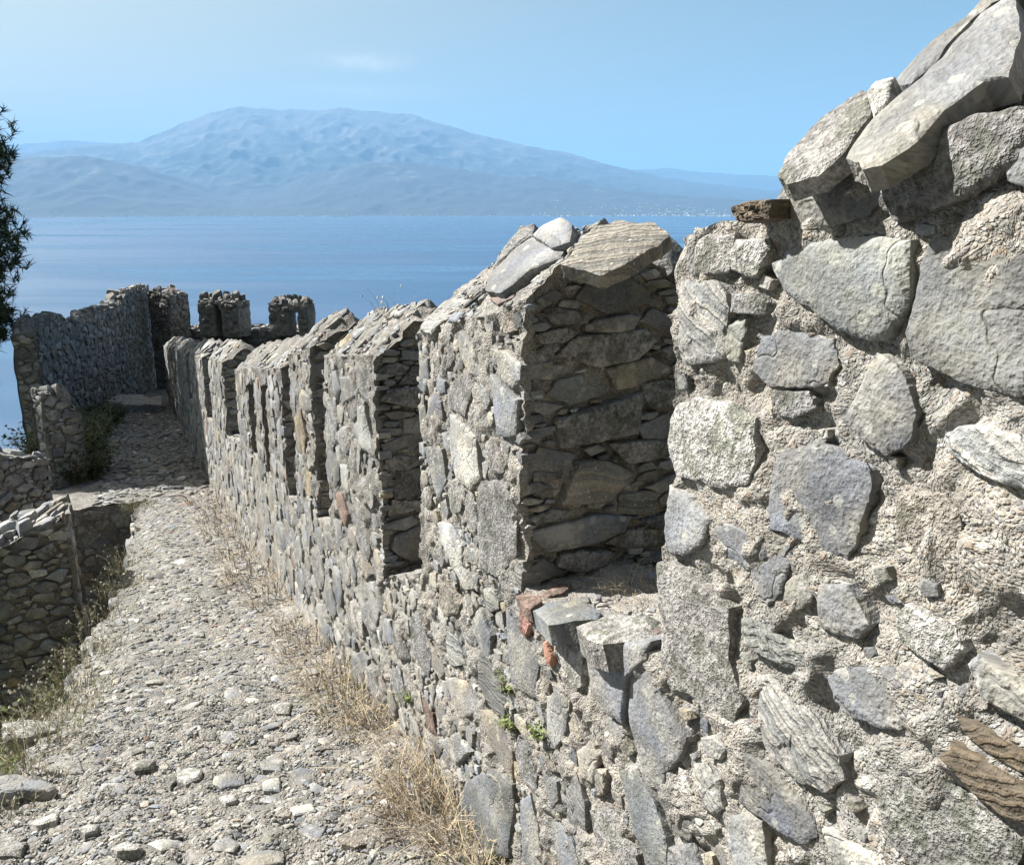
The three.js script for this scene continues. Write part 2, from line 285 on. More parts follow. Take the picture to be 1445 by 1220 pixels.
// stones: [{geo, px (size in photo pixels), mat, name}] -> the largest `most` as parts, the others joined
function addStones(list, parent, most = 300, name = 'stone', rest = 'small_stones') {
  list.sort((a, b) => b.px - a.px);
  list.forEach((s, i) => { if (i < most && s.px > 7) part(s.name ?? name, s.geo, M[s.mat], parent); });
  const left = list.filter((s, i) => !(i < most && s.px > 7)).map(s => s.geo);
  if (left.length) { const o = part(rest, mergeGeometries(left), M.lime, parent); o.userData.kind = 'stuff'; }
}
function pixSize(geo) { geo.computeBoundingBox(); const c = geo.boundingBox.getCenter(new THREE.Vector3()), [u, v, d] = toPix(c); const off = d < 0.1 || u < -60 || u > 1505 || v < -60 || v > 1290; const pa = geo.attributes.position; let a = 1e9, b = -1e9, e = 1e9, f = -1e9; const q = new THREE.Vector3(); for (let i = 0; i < pa.count; i += 3) { q.fromBufferAttribute(pa, i); const [x, y, dd] = toPix(q); if (dd < 0.1) continue; a = Math.min(a, x); b = Math.max(b, x); e = Math.min(e, y); f = Math.max(f, y); } return off ? 1 : Math.sqrt(Math.max(1, (b - a) * (f - e))); }
function lod(px) { return px > 90 ? { n: 64, rings: 12 } : px > 45 ? { n: 36, rings: 7 } : px > 22 ? { n: 22, rings: 4 } : px > 12 ? { n: 14, rings: 3 } : { n: 9, rings: 2 }; }
function polyPx(p, map) { let a = 1e9, b = -1e9, e = 1e9, f = -1e9; for (const q of p) { const [x, y, d] = toPix(map(q[0], q[1], 0)); if (d < 0.15) return 20; a = Math.min(a, x); b = Math.max(b, x); e = Math.min(e, y); f = Math.max(f, y); } if (b < -80 || a > 1525 || f < -80 || e > 1300) return 5; return Math.sqrt((b - a) * (f - e)); }
function stones(polys, map, mix, seed, opt = {}) {
  const r = rng(seed);
  return polys.map(p => {
    const [k, tint0] = pickTint(r, opt.mix ?? mix), tint = tint0.map(v => v * (opt.dim ?? 1)), A = Math.sqrt(Math.abs(area(p))), px = polyPx(p, map), x = r();
    const m = k === 'white' || k === 'pale' ? (x < 0.65 ? 'rough' : x < 0.72 ? 'bed' : 'lime') : k === 'brown' || k === 'green' ? (x < 0.2 ? 'bed' : 'lime') : x < 0.62 ? 'lime' : x < 0.95 ? 'rough' : 'bed';
    const relief = (opt.relief ?? 0.018) * (0.35 + r() * 1.1) * clamp(A / 0.11, 0.45, 1.3);
    return { geo: stoneGeo(p, map, { ...lod(px), relief, tint, tilt: opt.tilt ?? 0.14, beds: m === 'bed' ? 0.002 : 0, facet: 1.2, depth: opt.depth ?? 0.05, ...opt.geo }), px, mat: m };
  });
}
console.log('helpers ready');

// ------------------------------------------------------------------ levels along the parapet (s metres along it)
const ground = pw([[-3, -1.15], [0, -1.60], [2.46, -2.02], [5.29, -2.60], [9, -3.22], [12.8, -3.85], [18, -4.45], [24.6, -5.10], [29, -5.45]]);
const sill = pw([[-3, -0.1], [1.31, -0.84], [1.66, -0.93], [1.9, -0.985], [1.97, -0.975], [2.81, -1.27], [3.375, -1.52], [4.57, -1.67], [5.6, -1.86], [6.6, -1.97], [7.4, -2.04], [9, -2.30], [11.9, -2.72], [15.3, -3.15], [19.7, -3.65], [26, -4.3]]);
const TH = 0.5, ROOF = 0.21;
const merlons = [
  { s0: -2.4, s1: 1.03, e: pw([[-2.4, 0.62], [1.03, 0.0]]), res: 0.008 },
  { s0: 1.03, s1: 1.31, e: pw([[1.03, -0.01], [1.31, -0.055]]), res: 0.008, flat: true },
  { s0: 1.967, s1: 2.808, e: pw([[1.967, -0.2345], [2.808, -0.412]]), res: 0.010 },
  { s0: 3.375, s1: 4.405, e: pw([[3.375, -0.569], [4.405, -0.735]]), res: 0.014 },
  { s0: 4.744, s1: 5.388, e: pw([[4.744, -0.745], [5.388, -0.87]]), res: 0.018 },
  { s0: 5.77, s1: 8.41, e: pw([[5.77, -1.02], [8.41, -1.475]]), res: 0.03, slits: [[6.458, 6.72], [7.18, 7.60]] },
  { s0: 9.635, s1: 11.26, e: pw([[9.635, -1.60], [11.26, -1.80]]), res: 0.04 },
  { s0: 12.17, s1: 14.9, e: pw([[12.17, -1.95], [14.9, -2.30]]), res: 0.05 },
  { s0: 15.77, s1: 19.27, e: pw([[15.77, -2.45], [19.27, -2.85]]), res: 0.06 },
  { s0: 20.1, s1: 24.9, e: pw([[20.1, -2.95], [24.9, -3.60]]), res: 0.07 },
];
const inMerlon = s => merlons.find(m => s >= m.s0 && s <= m.s1);
const inSlit = (m, s, y) => m.slits && y < m.e(s) - 0.12 && m.slits.some(q => s > q[0] && s < q[1]);
const topAt = s => { const m = inMerlon(s); return m ? m.e(s) : sill(s); };
const wallMap = (u, v, w) => P(-u, v, w - 0.004);

const parapet = thing('parapet_wall', 'long sunlit rubble parapet with gabled merlons along the stony path', 'wall', P(0, -1.6, 0));

// mortar body: base wall in lengths, then each merlon
{
  const geos = [];
  const cuts = [[-2.4, 0.35, 0.03], [0.35, 3.4, 0.0075], [3.4, 6, 0.015], [6, 12, 0.035], [12, 25.2, 0.08]];
  for (const [a, b, res] of cuts) {
    const nu = Math.ceil((b - a) / res), hgt = 1.45, nf = Math.ceil(hgt / res), nt = Math.ceil(TH / Math.max(res, 0.012)), fine = res < 0.01;
    geos.push(gridGeo(nu, nf, (i, j) => { const s = lerp(b, a, i / nu), y = lerp(ground(s) - 0.35, sill(s), j / nf); return [rugged(P(s, y, -0.006), 1, fine), -s, y]; }));
    geos.push(gridGeo(nu, nt, (i, j) => { const s = lerp(b, a, i / nu), t = -TH * j / nt; return [rugged(P(s, sill(s) + 0.012 * Math.sin(j / nt * 3.14), t - 0.006), 1, fine), -s, sill(s) - t]; }));
    const no = 8, nq = Math.max(2, Math.ceil(nu * res / 0.3));
    geos.push(gridGeo(nq, no, (i, j) => { const s = lerp(a, b, i / nq), y = lerp(ground(s) - 5, sill(s), j / no); return [rugged(P(s, y, -TH - 0.014), 1, false), s, y]; }));
  }
  part('mortar_bed', mergeGeometries(geos), M.mortar, parapet);
  merlons.forEach((m, k) => {
    const g = [], pieces = [];
    if (m.slits) { let a = m.s0; for (const q of m.slits) { pieces.push([a, q[0]]); a = q[1]; } pieces.push([a, m.s1]); } else pieces.push([m.s0, m.s1]);
    const low = m.slits ? s => m.e(s) - 0.12 : m.e;
    const body = (a, b, bottom, top, res, gable) => {
      const fine = res < 0.012, nu = Math.max(2, Math.ceil((b - a) / res)), hm = top((a + b) / 2) - bottom((a + b) / 2), nf = Math.max(2, Math.ceil(hm / res)), nt = Math.max(2, Math.ceil(TH / res));
      const roofY = (s, t) => (k > 2 && gable ? (0.035 * n2(s * 3.1, t * 3 + k) + 0.022 * n2(s * 9, t * 9)) * Math.sin(Math.PI * clamp(-t / TH, 0, 1)) - 0.06 * (2 - smooth(0, 0.12, s - m.s0) - smooth(0, 0.12, m.s1 - s)) * Math.sin(Math.PI * clamp(-t / TH, 0, 1)) : 0) + top(s) + (gable ? ROOF * (1 - Math.abs(t + TH / 2) / (TH / 2)) * (k === 2 ? lerp(1, 0.82 + 0.18 * smooth(0.05, 0.2, s - m.s0), smooth(-0.08, -0.2, t)) : 1) : 0) ;
      g.push(gridGeo(nu, nf, (i, j) => { const s = lerp(b, a, i / nu), y = lerp(bottom(s), top(s), j / nf); return [rugged(P(s, y, -0.006), 1, fine), -s, y]; }));
      g.push(gridGeo(Math.min(nu, 30), 6, (i, j) => { const q = Math.min(nu, 30), s = lerp(a, b, i / q), y = lerp(bottom(s), top(s), j / 6); return [rugged(P(s, y, -TH - 0.006), 1, false), s, y]; }));
      g.push(gridGeo(nu, nt, (i, j) => { const s = lerp(b, a, i / nu), t = -TH * j / nt; return [rugged(P(s, roofY(s, t), t - 0.006), 1, fine), -s, -t]; }));
      for (const e of [a, b]) g.push(gridGeo(nt, nf, (i, j) => { const t = e === a ? -TH * i / nt : -TH * (1 - i / nt), y = lerp(bottom(e), roofY(e, t), j / nf); return [rugged(P(e === a && t < -0.02 && t > -TH + 0.02 ? e + 0.014 : e, y, t - 0.006), 1, fine), e === a ? -t : t, y]; }));
    };
    const bottom = s => sill(s) - 0.06;
    for (const [a, b] of pieces) body(a, b, bottom, low, m.res, !m.slits && !m.flat);
    if (m.slits) body(m.s0, m.s1, low, m.e, m.res, true);
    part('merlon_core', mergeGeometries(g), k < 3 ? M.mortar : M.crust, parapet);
  });
}
console.log('parapet core');

// stones of the near face, outlined from the photograph and laid on the wall's face
const traced = [
  ['rough', 'pale', 0.024, [972,331,1036,330,1035,355,1031,385,978,390,970,375]],
  ['rough', 'white', 0.032, [1042,338,1089,337,1091,351,1074,392,1059,390,1036,381,1034,355]],
  ['bed', 'pale', 0.030, [966,396,1010,396,1027,411,1034,436,1029,505,1015,509,983,513,970,517,959,502,959,432]],
  ['rough', 'grey', 0.032, [1036,413,1072,415,1089,428,1087,447,1059,443,1036,441]],
  ['lime', 'green', 0.03, [1032,458,1055,449,1057,470,1051,513,1034,513,1027,492]],
  ['lime', 'green', 0.040, [1095,372,1120,352,1170,340,1215,333,1290,340,1290,360,1285,420,1275,450,1255,475,1225,478,1190,465,1150,435,1110,410]],
  ['lime', 'grey', 0.012, [1075,475,1110,465,1175,478,1180,515,1165,545,1130,548,1085,545,1063,520]],
  ['rough', 'grey', 0.010, [1085,552,1140,552,1150,575,1120,590,1090,585]],
  ['lime', 'dark', 0.020, [1275,470,1290,430,1300,375,1320,335,1370,325,1440,335,1500,360,1510,540,1420,560,1340,530,1295,510]],
  ['lime', 'blue', 0.022, [1230,510,1245,500,1265,515,1285,545,1295,580,1285,625,1255,640,1215,620,1190,590,1210,560]],
  ['lime', 'blue', 0.018, [1100,640,1140,628,1150,620,1175,635,1225,665,1232,690,1215,740,1195,790,1160,775,1130,760,1090,745,1088,690]],
  ['rough', 'white', 0.030, [943,591,956,568,990,562,1040,572,1068,590,1071,630,1065,665,1058,687,1014,687,955,670,942,647]],
  ['lime', 'pale', 0.022, [947,685,973,702,990,721,1007,732,990,766,963,783,943,781,936,749]],
  ['lime', 'blue', 0.026, [1005,745,1025,737,1075,752,1087,765,1085,785,1060,805,1035,790,1015,775]],
  ['lime', 'blue', 0.020, [1060,800,1085,792,1095,768,1122,772,1115,800,1105,835,1085,855,1068,840]],
  ['lime', 'grey', 0.016, [1110,822,1125,808,1140,806,1148,825,1145,850,1125,862,1107,850]],
  ['lime', 'blue', 0.026, [1153,840,1165,825,1200,825,1215,850,1230,880,1215,900,1180,895,1152,885]],
  ['rough', 'pale', 0.020, [928,795,945,790,985,825,1020,850,1030,860,1035,930,1050,985,1040,1020,1010,1010,975,985,940,965,930,940]],
  ['bed', 'green', 0.026, [1048,873,1070,870,1095,890,1130,920,1145,940,1115,945,1080,925,1052,910]],
  ['bed', 'pale', 0.022, [1065,955,1080,950,1115,985,1150,1010,1185,1065,1190,1100,1160,1115,1125,1100,1085,1060,1070,1010]],
  ['lime', 'grey', 0.022, [1168,955,1190,940,1260,940,1310,965,1330,975,1325,1000,1300,1020,1260,1030,1200,1010,1175,985]],
  ['bed', 'white', 0.034, [1335,615,1355,600,1400,600,1460,620,1500,660,1500,700,1430,685,1380,665,1345,640]],
  ['rough', 'white', 0.030, [1260,870,1285,852,1310,865,1350,890,1365,915,1340,945,1300,925,1270,905]],
  ['lime', 'white', 0.026, [1370,935,1385,920,1420,950,1460,980,1500,1010,1500,1040,1440,1015,1390,985]],
  ['bed', 'brown', 0.026, [1350,1010,1380,1020,1445,1060,1480,1085,1480,1110,1420,1075,1360,1035]],
  ['bed', 'brown', 0.040, [1332,1066,1350,1045,1400,1072,1480,1124,1480,1184,1440,1160,1380,1118]],
  ['rough', 'green', 0.012, [1240,1090,1260,1080,1330,1100,1380,1140,1440,1190,1440,1240,1300,1240,1250,1180,1238,1140]],
  ['lime', 'blue', 0.024, [1025,1070,1050,1058,1090,1085,1125,1120,1155,1160,1160,1180,1130,1190,1090,1165,1045,1135,1028,1105]],
  ['lime', 'pale', 0.026, [990,1040,1010,1038,1030,1055,1020,1072,1000,1068]],
  ['bed', 'pale', 0.022, [980,1078,998,1076,1015,1100,1022,1140,1010,1150,995,1140,985,1110]],
  ['lime', 'pale', 0.020, [1028,1155,1050,1145,1075,1160,1080,1190,1085,1240,1040,1240,1030,1200]],
  ['bed', 'blue', 0.024, [945,1195,975,1190,990,1225,990,1250,940,1250]],
  ['lime', 'white', 0.026, [1158,1165,1180,1174,1230,1204,1250,1224,1250,1260,1200,1234,1167,1195]],
  ['lime', 'blue', 0.024, [882,947,915,932,925,960,950,1010,970,1040,965,1060,940,1090,935,1140,915,1120,900,1060,885,1000]],
  ['lime', 'green', 0.020, [875,1090,895,1085,925,1130,940,1180,940,1230,920,1230,895,1170]],
  ['lime', 'blue', 0.045, [830,918,860,903,920,905,915,930,890,955,885,1020,865,1010,840,980]],
  ['rough', 'white', 0.030, [780,874,810,868,848,892,842,905,826,925,826,965,815,975,795,940]],
  ['lime', 'blue', 0.016, [772,985,795,965,803,990,800,1030,785,1055,772,1035]],
  ['lime', 'beige', 0.022, [815,1060,835,1045,845,1065,838,1105,820,1095]],
  ['bed', 'beige', 0.022, [842,1085,858,1085,855,1120,840,1125]],
  ['bed', 'grey', 0.012, [797,1100,815,1092,825,1130,825,1170,800,1170]],
  ['lime', 'blue', 0.016, [735,1130,748,1120,760,1170,765,1230,738,1230]],
  ['lime', 'dark', 0.050, [662,1100,700,1085,722,1108,724,1150,722,1210,665,1210,645,1150]],
  ['lime', 'pale', 0.030, [620,1045,650,1032,665,1060,645,1080]],
  ['rough', 'grey', 0.022, [675,687,690,676,719,681,727,701,728,782,704,816,679,800,676,746]],
  ['lime', 'white', 0.024, [618,737,640,740,652,770,654,800,668,830,655,830,640,800,625,765]],
  ['lime', 'pale', 0.024, [698,493,715,496,736,515,736,535,726,548,705,535]],
  ['lime', 'grey', 0.022, [593,510,604,505,606,535,600,555,593,548]],
  ['rough', 'white', 0.018, [1386,782,1420,770,1470,790,1470,850,1420,830]],
  ['rough', 'beige', 0.012, [1262,700,1290,690,1320,700,1355,720,1350,770,1330,800,1295,785,1270,750]],
  ['lime', 'pale', 0.010, [1075,385,1090,395,1085,410,1070,405]],
  ['lime', 'green', 0.016, [1232,800,1252,800,1258,818,1240,826]],
  ['lime', 'grey', 0.028, [1085,296,1110,262,1160,245,1215,233,1252,245,1247,285,1225,306,1180,318,1130,322,1095,312]],
  ['rough', 'grey', 0.036, [1250,265,1270,225,1320,190,1380,162,1440,150,1470,170,1440,225,1390,265,1330,295,1275,312,1252,296]],
  ['lime', 'grey', 0.02, [1420,190,1470,170,1500,230,1460,270,1425,255]],
];
const facePt = (u, v) => { const p = onPlane(u, v, F, N), q = p.clone().sub(F); return [-q.dot(D), p.y]; };
const tracedPolys = [];
const parapetStones = [];
for (const [m, tint, relief, f] of traced) {
  const p = []; for (let i = 0; i < f.length; i += 2) p.push(facePt(f[i], f[i + 1]));
  tracedPolys.push(p); const px = polyPx(p, wallMap);
  parapetStones.push({ geo: stoneGeo(p, wallMap, { ...lod(px * 1.2), relief: relief * 0.45, tint: TINT[tint], beds: m === 'bed' ? (tint === 'brown' ? 0.002 : 0.004) : 0, facet: 0.9, jag: 0.045, tilt: 0.06, depth: 0.08, uvTurn: m === 'bed' ? (tint === 'brown' ? -0.5 : 0.5) : undefined, bedAngle: m === 'bed' ? 1.9 : undefined }), px, mat: m });
}
{ // the rest of the face
  const faceIn = (u, y) => { const s = -u; if (y < ground(s) - 0.05 || s < -1.4 || s > 24.9) return false; const m = merlons.find(q => s >= q.s0 - 0.022 && s <= q.s1 + 0.022); if (m) return y < m.e(clamp(s, m.s0, m.s1)) - 0.005 && !inSlit(m, s, y); return y < sill(s) - 0.005; };
  const nearPolys = fill({ u0: -3.4, u1: 0.2, v0: -2.3, v1: 0.3, cell: 0.006, inside: faceIn, pre: tracedPolys, seed: 71, gap: 0.006, slope: 0.08, rot: 0.45, aspect: [0.5, 1.0],
    sizes: [[0.2, 0.3, 300, (u) => -u > 1.5], [0.14, 0.22, 900, (u) => -u > 1.45], [0.09, 0.14, 2500, (u) => -u > 1.3], [0.06, 0.10, 5000, (u) => -u > 1.2], [0.035, 0.06, 9000, u => -u > 1.2], [0.03, 0.05, 500], [0.018, 0.034, 2600], [0.02, 0.035, 9000, u => -u > 1.6]] });
  parapetStones.push(...stones(nearPolys, wallMap, WALLMIX, 72, { relief: 0.009, tilt: 0.08 }));
  const farPolys = fill({ u0: -24.9, u1: -3.4, v0: -5.2, v1: -0.5, cell: 0.012, inside: faceIn, seed: 73, gap: 0.008, slope: 0.1, rot: 0.3, aspect: [0.45, 0.9],
    sizes: [[0.22, 0.36, 9000], [0.14, 0.22, 16000], [0.09, 0.14, 26000], [0.05, 0.09, 26000, u => -u < 9], [0.035, 0.05, 12000, u => -u < 6]] });
  parapetStones.push(...stones(farPolys, wallMap, WALLMIX, 74, { relief: 0.011, tilt: 0.08, mix: OLDMIX }));
}
// jambs that face up the path
merlons.forEach((m, k) => {
  if (k < 2) return;
  const map = (u, v, w) => P(m.s0 - w + 0.002, v, -u);
  const ins = (u, v) => u > 0.0 && u < TH && v > sill(m.s0) && v < m.e(m.s0) + (ROOF - (k > 2 ? 0.11 : 0.05)) * (1 - Math.abs(u - TH / 2) / (TH / 2));
  const polys = fill({ u0: -0.01, u1: TH, v0: sill(m.s0) - 0.02, v1: m.e(m.s0) + ROOF, cell: 0.006, inside: ins, seed: 80 + k, gap: 0.003, rot: 0.12, aspect: [0.25, 0.6], sizes: [[0.2, 0.34, 1500], [0.12, 0.2, 3000], [0.06, 0.12, 6000], [0.03, 0.06, k < 4 ? 1500 : 0]] });
  parapetStones.push(...stones(polys, map, WALLMIX, 90 + k, { relief: 0.018, mix: OLDMIX }));
  for (const q of m.slits ?? []) {
    const s = q[1], mp = (u, v, w) => P(s - w + 0.006, v, -u);
    const pl = fill({ u0: 0, u1: TH, v0: sill(s), v1: m.e(s) - 0.12, cell: 0.01, inside: (u, v) => u > 0 && u < TH && v < m.e(s) - 0.13, seed: 180 + k + s, gap: 0.01, rot: 0.1, sizes: [[0.12, 0.25, 300], [0.08, 0.12, 300]] });
    parapetStones.push(...stones(pl, mp, WALLMIX, 190 + k, { relief: 0.02 }));
  }
});
// roof faces of the merlons: rubble set in mortar, and sills
const RA = Math.atan2(ROOF, TH / 2), RL = Math.hypot(ROOF, TH / 2);
merlons.forEach((m, k) => {
  const map = (u, v, w) => P(-u, m.e(-u) + v * Math.sin(RA) + w * Math.cos(RA), -0.01 - v * Math.cos(RA) + w * Math.sin(RA));
  const ins = (u, v) => -u > m.s0 + (k > 2 ? 0.05 : 0.01) && -u < m.s1 - (k > 2 ? 0.05 : 0.01) && v > 0 && v < RL && true;
  const sz = k < 3 ? [[0.05, 0.09, 200], [0.03, 0.05, 1200], [0.018, 0.03, 3000]] : k < 6 ? [[0.12, 0.2, 14], [0.06, 0.12, 500], [0.03, 0.06, 3500]] : [[0.16, 0.3, 200], [0.08, 0.16, 1500]];
  if (k < 2) return;
  const polys = fill({ u0: -m.s1, u1: -m.s0, v0: 0, v1: RL, cell: 0.008, inside: ins, seed: 210 + k, gap: 0.004, rot: 0.6, aspect: [0.4, 0.9], sizes: sz });
  parapetStones.push(...stones(polys, map, WALLMIX, 220 + k, { relief: 0.022, mix: OLDMIX, tilt: 0.3 }));
});
for (const [a, b, k] of [[1.31, 1.967, 0], [2.808, 3.375, 1], [4.405, 4.744, 2], [8.41, 9.635, 3]]) {
  const map = (u, v, w) => P(-u, sill(-u) + w, -v - 0.004);
  const polys = fill({ u0: -b, u1: -a, v0: 0, v1: TH, cell: 0.006, inside: (u, v) => v > 0 && v < TH - 0.03, seed: 240 + k, gap: 0.004, rot: 1.5, sizes: k ? [[0.08, 0.16, 60], [0.03, 0.08, 600]] : [[0.05, 0.09, 60], [0.015, 0.03, 1200]] });
  parapetStones.push(...stones(polys, map, WALLMIX, 250 + k, { relief: 0.014 }));
}
// flat sill stones of the nearest gap, and the roofing slabs, each outlined on the plane it lies in
function slab(name, m, tint, thick, f, p0, nrm, lift = 0, o = {}) {
  const n = nrm.clone().normalize(), U = new THREE.Vector3().crossVectors(UP, n).normalize(), V = new THREE.Vector3().crossVectors(n, U), q0 = p0.clone().addScaledVector(n, lift);
  const p = []; for (let i = 0; i < f.length; i += 2) { const a = onPlane(f[i], f[i + 1], q0, n).sub(q0); p.push([a.dot(U), a.dot(V)]); }
  const map = (u, v, w) => q0.clone().addScaledVector(U, u).addScaledVector(V, v).addScaledVector(n, w - thick);
  const px = polyPx(p, map);
  parapetStones.push({ geo: stoneGeo(p, map, { ...lod(px * 1.3), relief: thick, tint: TINT[tint], depth: 0.006, round: 0.12, pow: 10, facet: 0.5, tilt: 0.05, beds: m === 'bed' ? 0.006 : 0, jag: 0.03, ...o }), px: px + 40, mat: m, name });
}
const roofN = (k, a = RA) => N.clone().multiplyScalar(Math.sin(a)).addScaledVector(UP, Math.cos(a));
{
  const m1 = merlons[2], e1 = P(2.3, m1.e(2.3), 0.02), r1 = roofN(1);
  slab('roof_slab', 'bed', 'beige', 0.035, [790,372,812,345,840,318,870,309,925,313,945,330,915,352,870,378,845,386,815,377], P(2.0, m1.e(2.0) + 0.05, 0.0), N.clone().multiplyScalar(0.45).addScaledVector(D, -0.35).addScaledVector(UP, 0.8), 0.035, { tilt: 0.02, round: 0.05, jag: 0.06, beds: 0.0015 });
  slab('roof_slab', 'lime', 'grey', 0.045, [683,408,690,385,725,345,748,330,790,345,786,358,745,378,722,400,705,412], e1, r1, 0.05);
  slab('roof_slab', 'bed', 'grey', 0.04, [687,388,700,362,735,318,752,312,748,330,720,352], P(2.5, m1.e(2.5), 0.02), r1, 0.07);
  slab('roof_slab', 'lime', 'grey', 0.05, [750,330,765,315,790,302,805,312,800,335,775,345], P(2.2, m1.e(2.2), 0), r1, 0.06);
  slab('roof_slab', 'rough', 'dark', 0.05, [930,318,945,322,965,350,972,395,950,380,930,345], P(1.95, m1.e(1.95), -0.42), N.clone().multiplyScalar(-0.3).addScaledVector(D, -0.6).addScaledVector(UP, 0.7), 0.02);
  slab('roof_slab', 'bed', 'pale', 0.03, [590,462,600,445,630,425,655,418,650,432,620,455,605,468], P(2.75, m1.e(2.75), 0.02), r1, 0.02);
  slab('roof_slab', 'lime', 'red', 0.025, [690,420,705,408,725,408,725,418,700,428], P(2.25, m1.e(2.25), 0.02), r1, 0.02);
  const m0 = merlons[0], r0 = roofN(0, 0.72), q0 = P(1.02, 0.05, 0.01);
  slab('roof_slab', 'lime', 'grey', 0.035, [1190,215,1225,165,1290,112,1330,75,1385,10,1430,-20,1440,40,1420,100,1385,110,1330,150,1290,190,1240,222,1215,228], q0, r0, 0.045);
  slab('roof_slab', 'rough', 'pale', 0.03, [1094,246,1110,215,1160,160,1215,122,1240,130,1225,160,1190,205,1150,238,1105,252], q0, r0, 0.035);
  slab('roof_slab', 'rough', 'white', 0.03, [1222,125,1235,112,1262,104,1250,135,1228,158], q0, r0, 0.045);
  slab('roof_slab', 'lime', 'grey', 0.04, [1255,100,1290,70,1340,45,1380,0,1470,-90,1560,-160,1560,-60,1440,-30,1380,20,1320,80,1280,110], q0, r0, 0.01);
  slab('stone', 'bed', 'brown', 0.04, [1024,292,1055,283,1080,281,1080,308,1050,315,1035,312], P(1.1, 0, 0.02), N, 0.03);
  // sill stones of the nearest gap
  const sp0 = P(1.66, sill(1.66), 0), sn = UP.clone().addScaledVector(N, 0.15).addScaledVector(D, 0.25);
  slab('sill_stone', 'lime', 'green', 0.05, [752,858,780,846,820,843,848,858,842,868,800,874,772,878], sp0, sn, 0.02);
  slab('sill_stone', 'rough', 'pale', 0.06, [812,880,850,865,900,862,930,868,930,905,880,900,850,905,826,898], sp0, sn, 0.012);
  slab('sill_stone', 'rough', 'red', 0.03, [722,828,760,824,806,822,796,834,768,842,748,858,735,850], sp0, sn, 0.015);
}
part('brick', stoneGeo([[772,905],[779,900],[785,925],[783,940],[777,938]].map(q => facePt(q[0], q[1])), wallMap, { n: 14, rings: 3, relief: 0.02, tint: [0.45, 0.23, 0.16] }), M.lime, parapet);
part('brick', stoneGeo([[740,848],[750,850],[755,880],[748,900],[740,892]].map(q => facePt(q[0], q[1])), wallMap, { n: 14, rings: 3, relief: 0.02, tint: [0.46, 0.26, 0.22] }), M.rough, parapet);
addStones(parapetStones, parapet, 300);
console.log('parapet stones', parapetStones.length);

